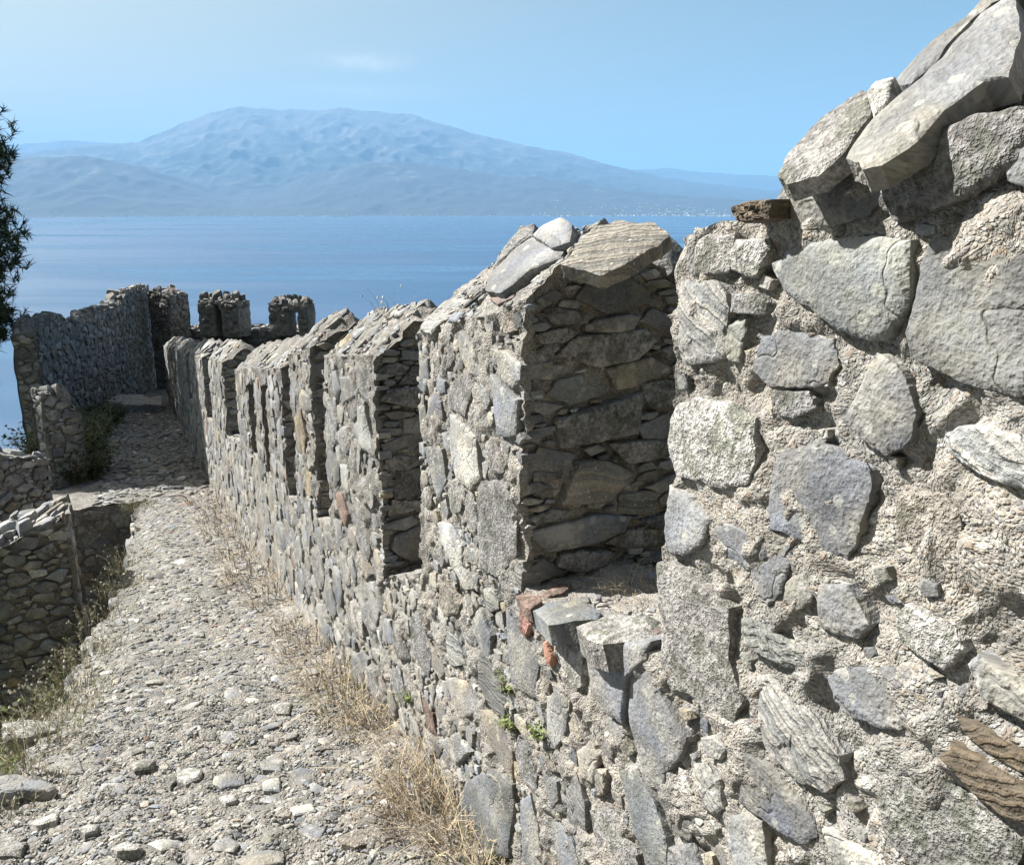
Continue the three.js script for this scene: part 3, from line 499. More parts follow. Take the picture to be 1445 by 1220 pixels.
// ------------------------------------------------------------------ the path
const leftEdge = pw([[-3, 1.85], [0, 1.75], [2.5, 1.6], [4, 1.5], [5.3, 1.32], [7, 1.15], [9.25, 1.0], [11.5, 0.95]]);
const edgeAt = s => leftEdge(Math.min(s, 11.5)) + 0.05 * n2(s * 1.7, 4) + 0.03 * n2(s * 5, 9);
const pathY = (s, t) => ground(s) + 0.025 * n2(s * 1.1, t * 1.3) + 0.012 * n2(s * 4, t * 4 + 7) - 0.05 * smooth(0.75, 1, t / edgeAt(s)) * (s < 11.6 ? 1 : 0);
const pathMap = (u, v, w) => P(u, pathY(u, v) + w, v);
const path = structure(new THREE.Group(), 'path');
{
  const geos = [], cuts = [[-3, 1.2, 0.06], [1.2, 4, 0.011], [4, 7, 0.02], [7, 11.7, 0.035]];
  for (const [a, b, res] of cuts) {
    const nu = Math.ceil((b - a) / res), nv = Math.ceil(1.6 / res), fine = res < 0.015;
    geos.push(gridGeo(nu, nv, (i, j) => { const s = lerp(a, b, i / nu), t = lerp(-0.05, edgeAt(s), j / nv), p = P(s, pathY(s, t), t), k = 0.010 * n2(s * 9, t * 9) + 0.006 * n2(s * 22, t * 22) + (fine ? 0.004 * n2(s * 55, t * 55) + 0.003 * n2(s * 110, t * 110) : 0); p.y += k; return [p, s, t]; }));
    geos.push(gridGeo(nu, 24, (i, j) => { const s = lerp(b, a, i / nu), e = edgeAt(s), y = pathY(s, e) + 0.006 - j / 24 * 0.0; const q = lerp(pathY(s, e) - 2.6, pathY(s, e), j / 24), p = P(s, q, e + 0.08 * (1 - j / 24)); if (j < 24) rugged(p, 1.2, false); return [p, -s, q]; }));
  }
  const walkEdge = pw([[11.7, 2.3], [13.9, 2.15], [19.4, 2.75], [29.6, 0.3]]);
  geos.push(gridGeo(60, 20, (i, j) => { const s = lerp(29, 11.7, i / 60), y = lerp(ground(s) - 4, ground(s) + 0.02, j / 20); return [rugged(P(s, y, walkEdge(s)), 1.5, false), -s, y]; }));
  // wide part of the walk beyond, up to the tower
  geos.push(gridGeo(120, 60, (i, j) => { const s = lerp(11.7, 29, i / 120), t = lerp(-0.05, walkEdge(s), j / 60), p = P(s, ground(s) + 0.04 * n2(s * 1.1, t * 1.3) + 0.02 * n2(s * 4, t * 4), t); return [p, s, t]; }));
  geos.push(gridGeo(60, 40, (i, j) => { const t = lerp(0.85, walkEdge(11.7), i / 60), y = lerp(ground(11.7) - 3, ground(11.7) + 0.02, j / 40); return [rugged(P(11.7, y, t), 1.5, false), t, y]; }));
  const o = new THREE.Mesh(mergeGeometries(geos), M.grit); o.name = 'rubble_bed'; o.castShadow = o.receiveShadow = true; path.add(o);
  const list = [], ins = (u, v) => v > 0.02 && v < edgeAt(u) - 0.03;
  // stones that stand out in the photograph
  const gp = (u, v) => { const r = ray(u, v); let k = 3; for (let i = 0; i < 40; i++) { const p = r.clone().multiplyScalar(k), q = p.clone().sub(F), y = pathY(q.dot(D), q.dot(N)); k *= lerp(1, y / p.y, 0.7); } const p = r.multiplyScalar(k).sub(F); return [p.dot(D), p.dot(N)]; };
  const tp = [];
  for (const [m, tint, relief, f] of [
    ['lime', 'blue', 0.05, [0,1104,25,1100,60,1112,80,1122,70,1130,30,1130,0,1138,-30,1130,-25,1108]], ['rough', 'white', 0.03, [250,1095,268,1088,286,1092,282,1105,262,1112,250,1108]],
    ['lime', 'grey', 0.015, [302,1098,345,1094,345,1108,312,1114,300,1108]], ['lime', 'white', 0.02, [368,1104,396,1102,396,1118,372,1120]],
    ['lime', 'blue', 0.016, [408,1094,420,1088,448,1090,436,1108,418,1110]], ['lime', 'grey', 0.015, [365,1078,382,1070,400,1075,396,1090,370,1090]],
    ['rough', 'pale', 0.03, [64,1080,85,1070,112,1074,118,1090,90,1096,66,1094]], ['rough', 'white', 0.03, [40,1165,60,1155,84,1154,80,1166,52,1172]],
    ['rough', 'white', 0.03, [112,1178,128,1170,142,1172,136,1180,120,1184]], ['rough', 'white', 0.035, [154,1206,180,1196,204,1202,196,1212,165,1212]],
    ['rough', 'pale', 0.04, [4,1028,40,1020,82,1020,80,1035,40,1046,5,1050]], ['rough', 'pale', 0.03, [180,1084,200,1074,220,1080,212,1092,190,1094]],
    ['rough', 'white', 0.025, [308,1132,330,1124,336,1134,318,1140]], ['lime', 'grey', 0.015, [300,1190,325,1182,338,1195,330,1206,302,1204]],
    ['lime', 'pale', 0.015, [330,1215,360,1205,400,1204,400,1222,350,1232]], ['rough', 'pale', 0.02, [385,1000,400,990,412,996,408,1010,390,1010]],
    ['rough', 'pale', 0.03, [0,1190,20,1184,40,1195,30,1212,0,1215]], ['rough', 'pale', 0.03, [382,868,400,858,432,860,438,868,405,876]],
    ['rough', 'grey', 0.02, [235,1100,245,1090,250,1105,240,1115]], ['lime', 'pale', 0.014, [408,1142,440,1136,446,1146,415,1154]],
  ]) { const p = []; for (let i = 0; i < f.length; i += 2) p.push(gp(f[i], f[i + 1])); tp.push(p); const px = polyPx(p, pathMap); list.push({ geo: stoneGeo(p, pathMap, { ...lod(px * 1.3), relief, tint: TINT[tint], tilt: 0.15 }), px: px + 30, mat: m }); }
  const a = fill({ u0: 1.1, u1: 4.4, v0: 0, v1: 1.75, cell: 0.005, inside: ins, pre: tp, seed: 301, gap: 0.002, rot: 1.5, aspect: [0.5, 1], sizes: [[0.10, 0.18, 60], [0.05, 0.09, 420], [0.03, 0.05, 3200], [0.018, 0.03, 16000], [0.009, 0.018, 60000]] });
  list.push(...stones(a, pathMap, PATHMIX, 302, { dim: 0.92, relief: 0.011, tilt: 0.45, depth: 0.02, geo: { round: 0.8, pow: 4 } }));
  const b = fill({ u0: 4.4, u1: 12, v0: 0, v1: 1.6, cell: 0.008, inside: ins, seed: 303, gap: 0.003, rot: 1.5, aspect: [0.5, 1], sizes: [[0.12, 0.2, 80], [0.06, 0.1, 1800], [0.03, 0.06, 22000], [0.02, 0.03, 14000, u => u < 7]] });
  list.push(...stones(b, pathMap, PATHMIX, 304, { dim: 0.92, relief: 0.014, tilt: 0.4, depth: 0.02, geo: { round: 0.8, pow: 4 } }));
  // lit blocks of the walk's outer edge
  const em = (u, v, w) => P(-u, v, edgeAt(-u) + 0.03 + w);
  const c = fill({ u0: -11.6, u1: -2, v0: -4.5, v1: -1.6, cell: 0.02, inside: (u, v) => v < pathY(-u, edgeAt(-u)) - 0.01 && v > pathY(-u, edgeAt(-u)) - 1.2, seed: 305, gap: 0.012, rot: 0.15, sizes: [[0.2, 0.35, 3000], [0.1, 0.2, 6000]] });
  list.push(...stones(c, em, WALLMIX, 306, { relief: 0.03 }));
  const fm = (u, v, w) => P(11.7 - w, v, u);      // masonry below the wide part, facing up the path
  const d = fill({ u0: 0.9, u1: 2.3, v0: -6.4, v1: -3.6, cell: 0.02, inside: (u, v) => v < ground(11.7) - 0.02, seed: 307, gap: 0.012, rot: 0.15, sizes: [[0.25, 0.45, 800], [0.12, 0.25, 2000]] });
  list.push(...stones(d.map(p => p.map(q => [q[0], q[1]])), fm, WALLMIX, 308, { relief: 0.03 }));
  // pale slabs in the sun at the far end
  for (const f of [[150,562,170,557,200,557,214,561,205,568,180,569,155,568], [205,568,214,560,228,557,228,568]]) { const p = []; for (let i = 0; i < f.length; i += 2) { const q = onPlane(f[i], f[i + 1], P(24, ground(24) + 0.35, 0), UP).sub(F); p.push([q.dot(D), q.dot(N)]); } const mp = (u, v, w) => P(u, ground(24) + 0.35 + w - 0.3, v); list.push({ geo: stoneGeo(p, mp, { n: 20, rings: 3, relief: 0.3, tint: TINT.white, depth: 0.4, round: 0.05 }), px: 50, mat: 'rough' }); }
  const fp = fill({ u0: 11.8, u1: 24, v0: 0, v1: 1.5, cell: 0.02, inside: (u, v) => v > 0.02, seed: 309, gap: 0.006, rot: 1.5, aspect: [0.5, 1], sizes: [[0.16, 0.26, 160], [0.08, 0.16, 4000], [0.05, 0.08, 6000]] });
  list.push(...stones(fp, (u, v, w) => P(u, ground(u) + 0.04 * n2(u * 1.1, v * 1.3) + 0.02 * n2(u * 4, v * 4) + w, v), PATHMIX, 310, { dim: 0.92, relief: 0.022, tilt: 0.4, depth: 0.03 }));
  addStones(list, path, 300);
  console.log('path stones', list.length);
}

// ------------------------------------------------------------------ other castle walls (left of the path and at its end)
function rubbleWall(name, label, pts, seed, { res = 0.08, big = 0.3, mix = WALLMIX, most = 160, topStones = true } = {}) {
  // pts: {a, b: ends of the front face seen from the path (left to right), yb, top: [[q, y]...] along it, thick}
  const { a, b, yb, top, thick } = pts, len = a.distanceTo(b), dir = b.clone().sub(a).normalize(), n = new THREE.Vector3().crossVectors(dir, UP).normalize();
  const T = pw(top), at = (q, y, w) => new THREE.Vector3(a.x + dir.x * q + n.x * w, y, a.z + dir.z * q + n.z * w);
  const g = thing(name, label, 'wall', at(len / 2, yb, -thick / 2)), geos = [], nu = Math.ceil(len / res), nf = 30, nt = Math.max(3, Math.ceil(thick / res));
  geos.push(gridGeo(nu, nf, (i, j) => { const q = len * i / nu, y = lerp(yb, T(q), j / nf); return [rugged(at(q, y, -0.03), 1.4, false), q, y]; }));
  geos.push(gridGeo(nu, nf, (i, j) => { const q = len * (1 - i / nu), y = lerp(yb, T(q), j / nf); return [rugged(at(q, y, -thick), 2, false), -q, y]; }));
  geos.push(gridGeo(nu, nt, (i, j) => { const q = len * i / nu; return [rugged(at(q, T(q), -thick * j / nt), 2, false), q, thick * j / nt]; }));
  for (const e of [0, len]) geos.push(gridGeo(nt, nf, (i, j) => { const w = e ? -thick * i / nt : -thick * (1 - i / nt), y = lerp(yb, T(e), j / nf); return [rugged(at(e + (e ? -0.03 : 0.03), y, w), 1.4, false), e ? -w : w, y]; }));
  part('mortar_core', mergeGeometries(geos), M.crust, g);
  const list = [], mf = (u, v, w) => at(u, v, w - 0.01), mt = (u, v, w) => at(u, T(u) + w - 0.01, -v), ml = (u, v, w) => at(-w + 0.01, v, u - thick), mr = (u, v, w) => at(len + w - 0.01, v, -u);
  const ytop = Math.max(...top.map(q => q[1]));
  const sz = k => [[big * 0.7, big, k], [big * 0.4, big * 0.7, k * 3], [big * 0.22, big * 0.4, k * 5]];
  list.push(...stones(fill({ u0: 0, u1: len, v0: yb, v1: ytop, cell: big / 16, inside: (u, v) => u > 0 && u < len && v < T(u) && v > yb, seed, gap: 0.006, rot: 0.15, aspect: [0.4, 0.8], sizes: sz(2200) }), mf, mix, seed + 1, { relief: 0.02 }));
  list.push(...stones(fill({ u0: 0, u1: thick, v0: yb, v1: T(0), cell: big / 16, inside: (u, v) => u > 0 && u < thick, seed: seed + 2, gap: 0.014, rot: 0.15, aspect: [0.4, 0.8], sizes: sz(700) }), ml, mix, seed + 3, { relief: 0.02 }));
  list.push(...stones(fill({ u0: 0, u1: thick, v0: yb, v1: T(len), cell: big / 16, inside: (u, v) => u > 0 && u < thick, seed: seed + 4, gap: 0.014, rot: 0.15, aspect: [0.4, 0.8], sizes: sz(700) }), mr, mix, seed + 5, { relief: 0.02 }));
  if (topStones) list.push(...stones(fill({ u0: 0, u1: len, v0: 0, v1: thick, cell: big / 16, inside: (u, v) => u > 0 && u < len && v > 0 && v < thick, seed: seed + 6, gap: 0.004, rot: 1.5, sizes: sz(300) }), mt, mix, seed + 7, { relief: 0.09, tilt: 0.5 }));
  addStones(list, g, most);
  return g;
}
const at = (u, depth, y = 0) => { const r = ray(u, 560), k = depth / -r.z; return new THREE.Vector3(r.x * k, y, -depth); };
// tall wall between the path and the sea, its face in shade
{
  const a = at(62, 17), b = at(226, 27.5);
  const L = a.distanceTo(b);
  rubbleWall('curtain_wall', 'tall ruined curtain wall in shade with a broken top, beyond the hollow beside the path', { a, b, yb: -9, thick: 0.45, top: [[0, -2.45], [0.25, -2.2], [L * 0.16, -2.3], [L * 0.24, -2.5], [L * 0.3, -2.62], [L * 0.4, -2.5], [L * 0.52, -2.56], [L * 0.66, -2.55], [L * 0.7, -2.35], [L * 0.8, -2.42], [L, -2.42]] }, 401, { big: 0.42, res: 0.12, mix: WALLMIX });
  const mB = [['grey', 0.35], ['beige', 0.3], ['dark', 0.1], ['pale', 0.2], ['red', 0.05]];
  const c0 = at(222, 26.6), c1 = at(249, 26.2);
  rubbleWall('corner_turret', 'square corner block of the shaded curtain wall with a rubble top', { a: c0, b: c1, yb: -9, thick: 0.8, top: [[0, -2.6], [0.2, -2.45], [0.4, -2.5], [c0.distanceTo(c1), -2.62]] }, 421, { big: 0.3, mix: mB });
  const e0 = at(255, 27.2), e1 = at(500, 25.2);
  rubbleWall('sea_wall', 'low cross wall carrying two far merlons, seen over the parapet roofs', { a: e0, b: e1, yb: -9, thick: 1.0, top: [[0, -3.75], [e0.distanceTo(e1), -3.5]] }, 431, { big: 0.34, mix: mB });
}
function loopMerlon(label, x0, x1, depth, yb, yt, slit, seed, th = 0.6) {  // a squat merlon pierced by an arrow loop: two cheeks, a lintel and a rubble cap
  const a = at(x0, depth, yb), b = at(x1, depth - 0.4, yb), len = a.distanceTo(b), dir = b.clone().sub(a).normalize(), n = new THREE.Vector3().crossVectors(dir, UP).normalize();
  const g = thing('loop_merlon', label, 'merlon', a.clone().addScaledVector(dir, len / 2).addScaledVector(n, -th / 2), 'far merlons with arrow loops');
  const P3 = (q, y, w) => a.clone().addScaledVector(dir, q).addScaledVector(n, w).setY(y);
  const geos = [];
  const box = (q0, q1, y0, y1) => { const k = 0.08, nu = Math.max(2, Math.ceil((q1 - q0) / k)), nf = Math.max(2, Math.ceil((y1 - y0) / k)), nt = 8;
    for (const w of [0, -th]) geos.push(gridGeo(nu, nf, (i, j) => { const q = w ? lerp(q1, q0, i / nu) : lerp(q0, q1, i / nu), y = lerp(y0, y1, j / nf); return [rugged(P3(q, y, w), 1.5, false), q, y]; }));
    for (const y of [y0, y1]) geos.push(gridGeo(nu, nt, (i, j) => { const q = lerp(q0, q1, i / nu), w = y === y1 ? -th * j / nt : -th * (1 - j / nt); return [rugged(P3(q, y, w), 1.5, false), q, w]; }));
    for (const q of [q0, q1]) geos.push(gridGeo(nt, nf, (i, j) => { const w = q === q1 ? -th * i / nt : -th * (1 - i / nt), y = lerp(y0, y1, j / nf); return [rugged(P3(q, y, w), 1.5, false), w, y]; })); };
  const [f0, f1, h] = slit, yl = lerp(yb, yt, h);
  box(0, len * f0, yb, yl); box(len * f1, len, yb, yl); box(0, len, yl, yt);
  part('mortar_core', mergeGeometries(geos), M.mortar, g);
  const list = [], mf = (u, v, w) => P3(u, v, w - 0.01), mt = (u, v, w) => P3(u, yt + 0.16 * (1 - Math.abs(v - th / 2) / th * 2) + w - 0.02, -v), mr = (u, v, w) => P3(len + w - 0.01, v, -u);
  const mx = [['grey', 0.4], ['beige', 0.35], ['dark', 0.15], ['pale', 0.1]];
  list.push(...stones(fill({ u0: 0, u1: len, v0: yb, v1: yt, cell: 0.02, inside: (u, v) => u > 0 && u < len && v < yt && (v > yl || u < len * f0 || u > len * f1), seed, gap: 0.01, rot: 0.1, aspect: [0.4, 0.7], sizes: [[0.25, 0.4, 200], [0.12, 0.25, 800]] }), mf, mx, seed + 1, { relief: 0.03 }));
  list.push(...stones(fill({ u0: 0, u1: th, v0: yb, v1: yt, cell: 0.02, inside: () => true, seed: seed + 5, gap: 0.01, rot: 0.1, aspect: [0.4, 0.7], sizes: [[0.25, 0.4, 100], [0.12, 0.25, 300]] }), mr, mx, seed + 6, { relief: 0.03 }));
  list.push(...stones(fill({ u0: 0, u1: len, v0: 0, v1: th, cell: 0.02, inside: () => true, seed: seed + 2, gap: 0.004, rot: 1.5, sizes: [[0.2, 0.32, 100], [0.1, 0.2, 800]] }), mt, mx, seed + 3, { relief: 0.1, tilt: 0.6, depth: 0.22 }));
  addStones(list, g, 60);
}
loopMerlon('squat dark merlon with a blind recess and rubble cap, next to the corner turret', 290, 345, 26.2, -3.75, -2.72, [0.4, 0.58, 0.9], 451);
loopMerlon('squat dark merlon whose arrow loop shows a strip of blue sea', 387, 441, 25.6, -3.65, -2.74, [0.5, 0.74, 0.82], 461, 0.4);
{ // the first one's recess is closed at the back
  const m = scene.getObjectByName('loop_merlon'); const a = at(290, 26.2), b = at(345, 25.8); const c = a.clone().lerp(b, 0.49); const g = gridGeo(4, 6, (i, j) => [new THREE.Vector3(c.x - 0.25 + 0.125 * i, -3.75 + 1.1 * j / 6, c.z - 0.42), i * 0.1, j * 0.15]); part('recess_back', g, M.mortar, m);
}
// broken walls beside the hollow on the left
{
  const mx = WALLMIX;
  const yaw = (c, deg, w) => { const t = deg * Math.PI / 180; return [c.clone().add(new THREE.Vector3(-Math.cos(t) * w / 2, 0, -Math.sin(t) * w / 2 * -1)), c.clone().add(new THREE.Vector3(Math.cos(t) * w / 2, 0, -Math.sin(t) * w / 2))]; };
  { const [a, b] = [at(58, 12.2), at(112, 12.6)]; rubbleWall('ruined_pier', 'dark stump of wall with a flat lit top in front of the tall curtain wall', { a, b, yb: -8, thick: 0.35, top: [[0, -2.58], [0.3, -2.62], [a.distanceTo(b), -2.95]] }, 471, { big: 0.3, mix: mx, most: 60 }); }
  { const a = at(-120, 8.1), b = at(58, 9.4); rubbleWall('broken_wall', 'low broken wall with a rough lit top at the edge of the hollow', { a, b, yb: -8, thick: 0.7, top: [[0, -2.35], [a.distanceTo(b), -2.72]] }, 481, { big: 0.26, mix: mx, most: 60 }); }
  { const a = at(-140, 6.4), b = at(72, 6.8); rubbleWall('stepped_wall', 'black shaded wall stump with a sloping slab top beside the hollow', { a, b, yb: -8, thick: 0.6, top: [[0, -2.8], [a.distanceTo(b) * 0.55, -2.6], [a.distanceTo(b) * 0.8, -2.54], [a.distanceTo(b), -2.44]] }, 491, { big: 0.24, mix: mx, most: 60 }); }
}
console.log('castle walls');

// ------------------------------------------------------------------ hillside, sea, far shore
{
  const ext = 900, n = 260, map1 = i => { const q = (i / n - 0.5) * 2; return Math.sign(q) * Math.pow(Math.abs(q), 2.6) * ext; };
  const hy = (x, z) => {
    const dx = x - F.x, dz = z - F.z, s = dx * D.x + dz * D.z, t = dx * N.x + dz * N.z;
    let y = ground(clamp(s, -3, 29)) - 0.75;
    if (s < -3) y = -1.9 + (-3 - s) * 0.62;                       // the castle hill climbs behind, steepened to block sky light and deepen shade
    if (s > 29) y -= (s - 29) * 0.5;
    if (t > 0) y -= Math.max(0, t - 1.9) * 0.28 + (t > 1.2 ? lerp(-0.1, 1.9, smooth(5.0, 6.4, s)) * (s > 3 ? 1 : 0) + 0.1 : 0); else y -= 2.2 + Math.max(0, -t - 0.6) * 0.55 * (s < -3 ? Math.max(0, 1 + (s + 3) * 0.12) : 1);
    if (t > 5) y -= (t - 5) * 0.22 * (s < -6 ? Math.max(0, 1 + (s + 6) * 0.05) : 1);
    y += 0.12 * n2(x * 0.7, z * 0.7) + 0.05 * n2(x * 3, z * 3) + clamp(Math.hypot(x, z) / 100, 0, 4) * n2(x * 0.03, z * 0.03);
    return Math.max(y, -156);
  };
  const g = gridGeo(n, n, (i, j) => { const x = map1(i) - 2, z = -(map1(j)) - 6; return [new THREE.Vector3(x, hy(x, z), z), x, z]; });
  structure(new THREE.Mesh(g, M.hill), 'hillside');
  scene.userData.hy = hy;
  const sg = new THREE.PlaneGeometry(90000, 60000, 1, 1); sg.rotateX(-Math.PI / 2); sg.translate(0, -150, -22000);
  structure(new THREE.Mesh(sg, M.sea), 'sea');
}
{
  // ridge lines read off the photograph: [pixel u, pixel v]
  const azOf = u => Math.atan2((u - 722.5) / FOCAL, 1.02);
  const tanOf = (u, v) => { const r = ray(u, v); return r.y / Math.hypot(r.x, r.z); };
  const ridge = (pts, r0) => { const q = pts.map(([u, v]) => [azOf(u), tanOf(u, v) * r0 + 150]); const f = pw(q); return az => az < q[0][0] ? q[0][1] : f(az); };
  const layers = [
    { r0: 33000, w: 6000, f: ridge([[-500, 205], [-200, 200], [40, 204], [110, 197], [200, 203], [320, 215], [700, 230], [880, 240], [930, 236], [1000, 243], [1080, 248], [1200, 246], [1500, 242], [2000, 240]], 33000), k: 0.10 },
    { r0: 24000, w: 9500, f: ridge([[-500, 260], [-100, 228], [60, 214], [130, 206], [210, 200], [260, 180], [310, 160], [350, 151], [400, 155], [450, 155], [495, 152], [540, 157], [590, 162], [640, 179], [690, 193], [740, 204], [800, 215], [860, 233], [930, 249], [1000, 260], [1080, 268], [1300, 270], [2000, 275]], 24000), k: 0.26 },
    { r0: 16500, w: 3600, f: ridge([[-500, 230], [-100, 228], [30, 226], [80, 218], [150, 221], [210, 234], [270, 255], [330, 276], [400, 264], [450, 245], [520, 230], [580, 228], [640, 237], [700, 247], [760, 250], [830, 262], [900, 272], [1000, 280], [1100, 284], [2000, 286]], 16500), k: 0.30 },
  ];
  const shore = az => 12600 + 900 * n2(az * 6, 1) * 0.4 + 300 * n2(az * 25, 5);
  const land = (az, r) => {
    const x = Math.sin(az) * r / 1000, z = Math.cos(az) * r / 1000; let h = -20;
    const rid = 1 - Math.abs(n2(x * 0.55, z * 0.55)), rid2 = 1 - Math.abs(n2(x * 1.4 + 5, z * 1.4)), rid3 = n2(x * 3.5, z * 3.5);
    for (const l of layers) { const q = Math.abs(r - l.r0) / l.w; if (q < 1) { const b = l.f(az), p = Math.pow(1 - q, 1.15); h = Math.max(h, b * p * (1 - l.k * (1 - Math.pow(p, 1.5)) * (1.6 - rid - 0.6 * rid2)) + (12 * rid3 + 8 * n2(x * 8, z * 8) + 24 * n2(x * 1.1, z * 1.1)) * p + 36 * (1 - Math.abs(n2(x * 2.1 + 3, z * 2.1))) * p * (1 - p)); } }
    const c = (r - shore(az)); if (c < 0) return -160;
    return -150 + Math.max(h, 6 + 20 * smooth(0, 2500, c) * (1 + n2(x, z))) * smooth(0, 900, c);
  };
  const nu = 760, nr = 230, a0 = -0.85, a1 = 0.85;
  const g = gridGeo(nu, nr, (i, j) => { const az = lerp(a0, a1, i / nu), r = 11800 + Math.pow(j / nr, 1.35) * 27500; return [new THREE.Vector3(Math.sin(az) * r, land(az, r), -Math.cos(az) * r), 0, 0]; });
  const col = new Float32Array(g.attributes.position.count * 3), pa = g.attributes.position;
  for (let i = 0; i < pa.count; i++) { const x = pa.getX(i) / 1000, y = pa.getY(i), z = pa.getZ(i) / 1000; const w = smooth(0.1, 0.5, n2(x * 0.9, z * 0.9) * 0.6 + n2(x * 3, z * 3) * 0.5 + 0.25 * n2(x * 9, z * 9) + (y - 1100) / 1500); col[i * 3] = lerp(0.02, 0.085, w); col[i * 3 + 1] = lerp(0.028, 0.085, w); col[i * 3 + 2] = lerp(0.03, 0.085, w); }
  g.setAttribute('color', new THREE.BufferAttribute(col, 3));
  structure(new THREE.Mesh(g, M.mount), 'mountains');
  // white houses of the coast town
  const r = rng(611), house = new THREE.BoxGeometry(1, 1, 1), im = new THREE.InstancedMesh(house, M.house, 620), m4 = new THREE.Matrix4(), q = new THREE.Quaternion();
  for (let i = 0; i < 620; i++) {
    const town = r() < 0.72, u = town ? 760 + 330 * Math.sqrt(r()) + (r() - 0.5) * 60 : 60 + r() * 1000, az = azOf(u), rr = shore(az) + 120 + Math.pow(r(), 2.2) * (town ? 2000 : 700), y = land(az, rr), w = 8 + r() * 16, h = 6 + r() * 8;
    q.setFromAxisAngle(UP, r() * 3.14); m4.compose(new THREE.Vector3(Math.sin(az) * rr, y + h / 2 - 1, -Math.cos(az) * rr), q, new THREE.Vector3(w, h, 12 + r() * 14)); im.setMatrixAt(i, m4);
  }
  im.name = 'coast_town'; im.userData = { kind: 'stuff', label: 'tiny white houses of a town strung along the far shore', category: 'town' }; scene.add(im);
}
console.log('terrain');

// ------------------------------------------------------------------ plants
const C = (r, g, b) => [r, g, b];
function blades(r, count, o) {                                   // thin curved stalks; o: radius, height, width, lean, colours, heads
  const pos = [], col = [], idx = [];
  const tri = (a, b, c, k) => { const i = pos.length / 3; pos.push(a.x, a.y, a.z, b.x, b.y, b.z, c.x, c.y, c.z); for (let q = 0; q < 3; q++) col.push(...k); idx.push(i, i + 1, i + 2); };
  for (let i = 0; i < count; i++) {
    const t = r() * 6.283, d = Math.sqrt(r()) * o.radius, h = o.height * (0.35 + 0.65 * r()), lt = t + (r() - 0.5) * 2.4, ln = h * o.lean * (0.2 + r()), c0 = o.colours[Math.floor(r() * o.colours.length)], m = 0.75 + r() * 0.5, k = c0.map(v => v * m);
    const b = new THREE.Vector3(Math.cos(t) * d, -0.015, Math.sin(t) * d * (o.flat ?? 1)), w = o.width * (0.6 + 0.8 * r()), wa = r() * 6.283, wx = Math.cos(wa) * w / 2, wz = Math.sin(wa) * w / 2, seg = 3; let p = b.clone(), pl = null, pr = null;
    for (let q = 0; q <= seg; q++) {
      const f = q / seg, x = b.x + Math.cos(lt) * ln * f * f + 0.04 * h * (r() - 0.5), z = b.z + Math.sin(lt) * ln * f * f + 0.04 * h * (r() - 0.5), y = b.y + h * (f - 0.25 * o.lean * f * f * f), e = 1 - 0.75 * f;
      const l = new THREE.Vector3(x - wx * e, y, z - wz * e), rr = new THREE.Vector3(x + wx * e, y, z + wz * e);
      if (pl) { tri(pl, pr, rr, k); tri(pl, rr, l, k); } pl = l; pr = rr; p.set(x, y, z);
    }
    if (o.twigs) for (let q = 0; q < o.twigs; q++) { const f = 0.3 + 0.65 * r(), bx = b.x + Math.cos(lt) * ln * f * f, bz = b.z + Math.sin(lt) * ln * f * f, by = b.y + h * (f - 0.25 * o.lean * f * f * f), a = r() * 6.283, l = h * (0.12 + 0.22 * r()), tip = new THREE.Vector3(bx + Math.cos(a) * l, by + l * (0.2 + 0.7 * r()), bz + Math.sin(a) * l); tri(new THREE.Vector3(bx - wx * 0.6, by, bz - wz * 0.6), new THREE.Vector3(bx + wx * 0.6, by, bz + wz * 0.6), tip, k);
      if (o.leaf && r() < 0.8) { const s = o.leaf * (0.6 + r()), a2 = r() * 6.283, c2 = o.leafColours[Math.floor(r() * o.leafColours.length)]; tri(tip, tip.clone().add(new THREE.Vector3(Math.cos(a2) * s, s * 0.5, Math.sin(a2) * s)), tip.clone().add(new THREE.Vector3(Math.cos(a2 + 1) * s, -s * 0.2, Math.sin(a2 + 1) * s)), c2); } }
    if (o.head && r() < 0.6) { const s = o.head * (0.6 + 0.8 * r()); for (let q = 0; q < 4; q++) { const a = q * 1.571 + r(); tri(p.clone().add(new THREE.Vector3(0, s, 0)), p.clone().add(new THREE.Vector3(Math.cos(a) * s * 0.6, 0, Math.sin(a) * s * 0.6)), p.clone().add(new THREE.Vector3(Math.cos(a + 1.571) * s * 0.6, 0, Math.sin(a + 1.571) * s * 0.6)), o.headColour); } }
  }
  const g = new THREE.BufferGeometry(); g.setAttribute('position', new THREE.Float32BufferAttribute(pos, 3)); g.setAttribute('color', new THREE.Float32BufferAttribute(col, 3)); g.setIndex(idx); g.computeVertexNormals(); return g;
}
const STRAW = [C(0.36, 0.28, 0.18), C(0.28, 0.215, 0.15), C(0.44, 0.37, 0.25), C(0.23, 0.18, 0.135), C(0.34, 0.29, 0.215)], OLIVE = [C(0.14, 0.15, 0.06), C(0.20, 0.20, 0.09), C(0.28, 0.24, 0.12)];
function plant(name, label, category, p, seed, count, o, group) { const g = blades(rng(seed), count, o); const m = new THREE.Mesh(g, M.straw); m.name = numbered(name); m.position.copy(p); m.castShadow = m.receiveShadow = true; m.userData = { label, category }; if (group) m.userData.group = group; scene.add(m); return m; }
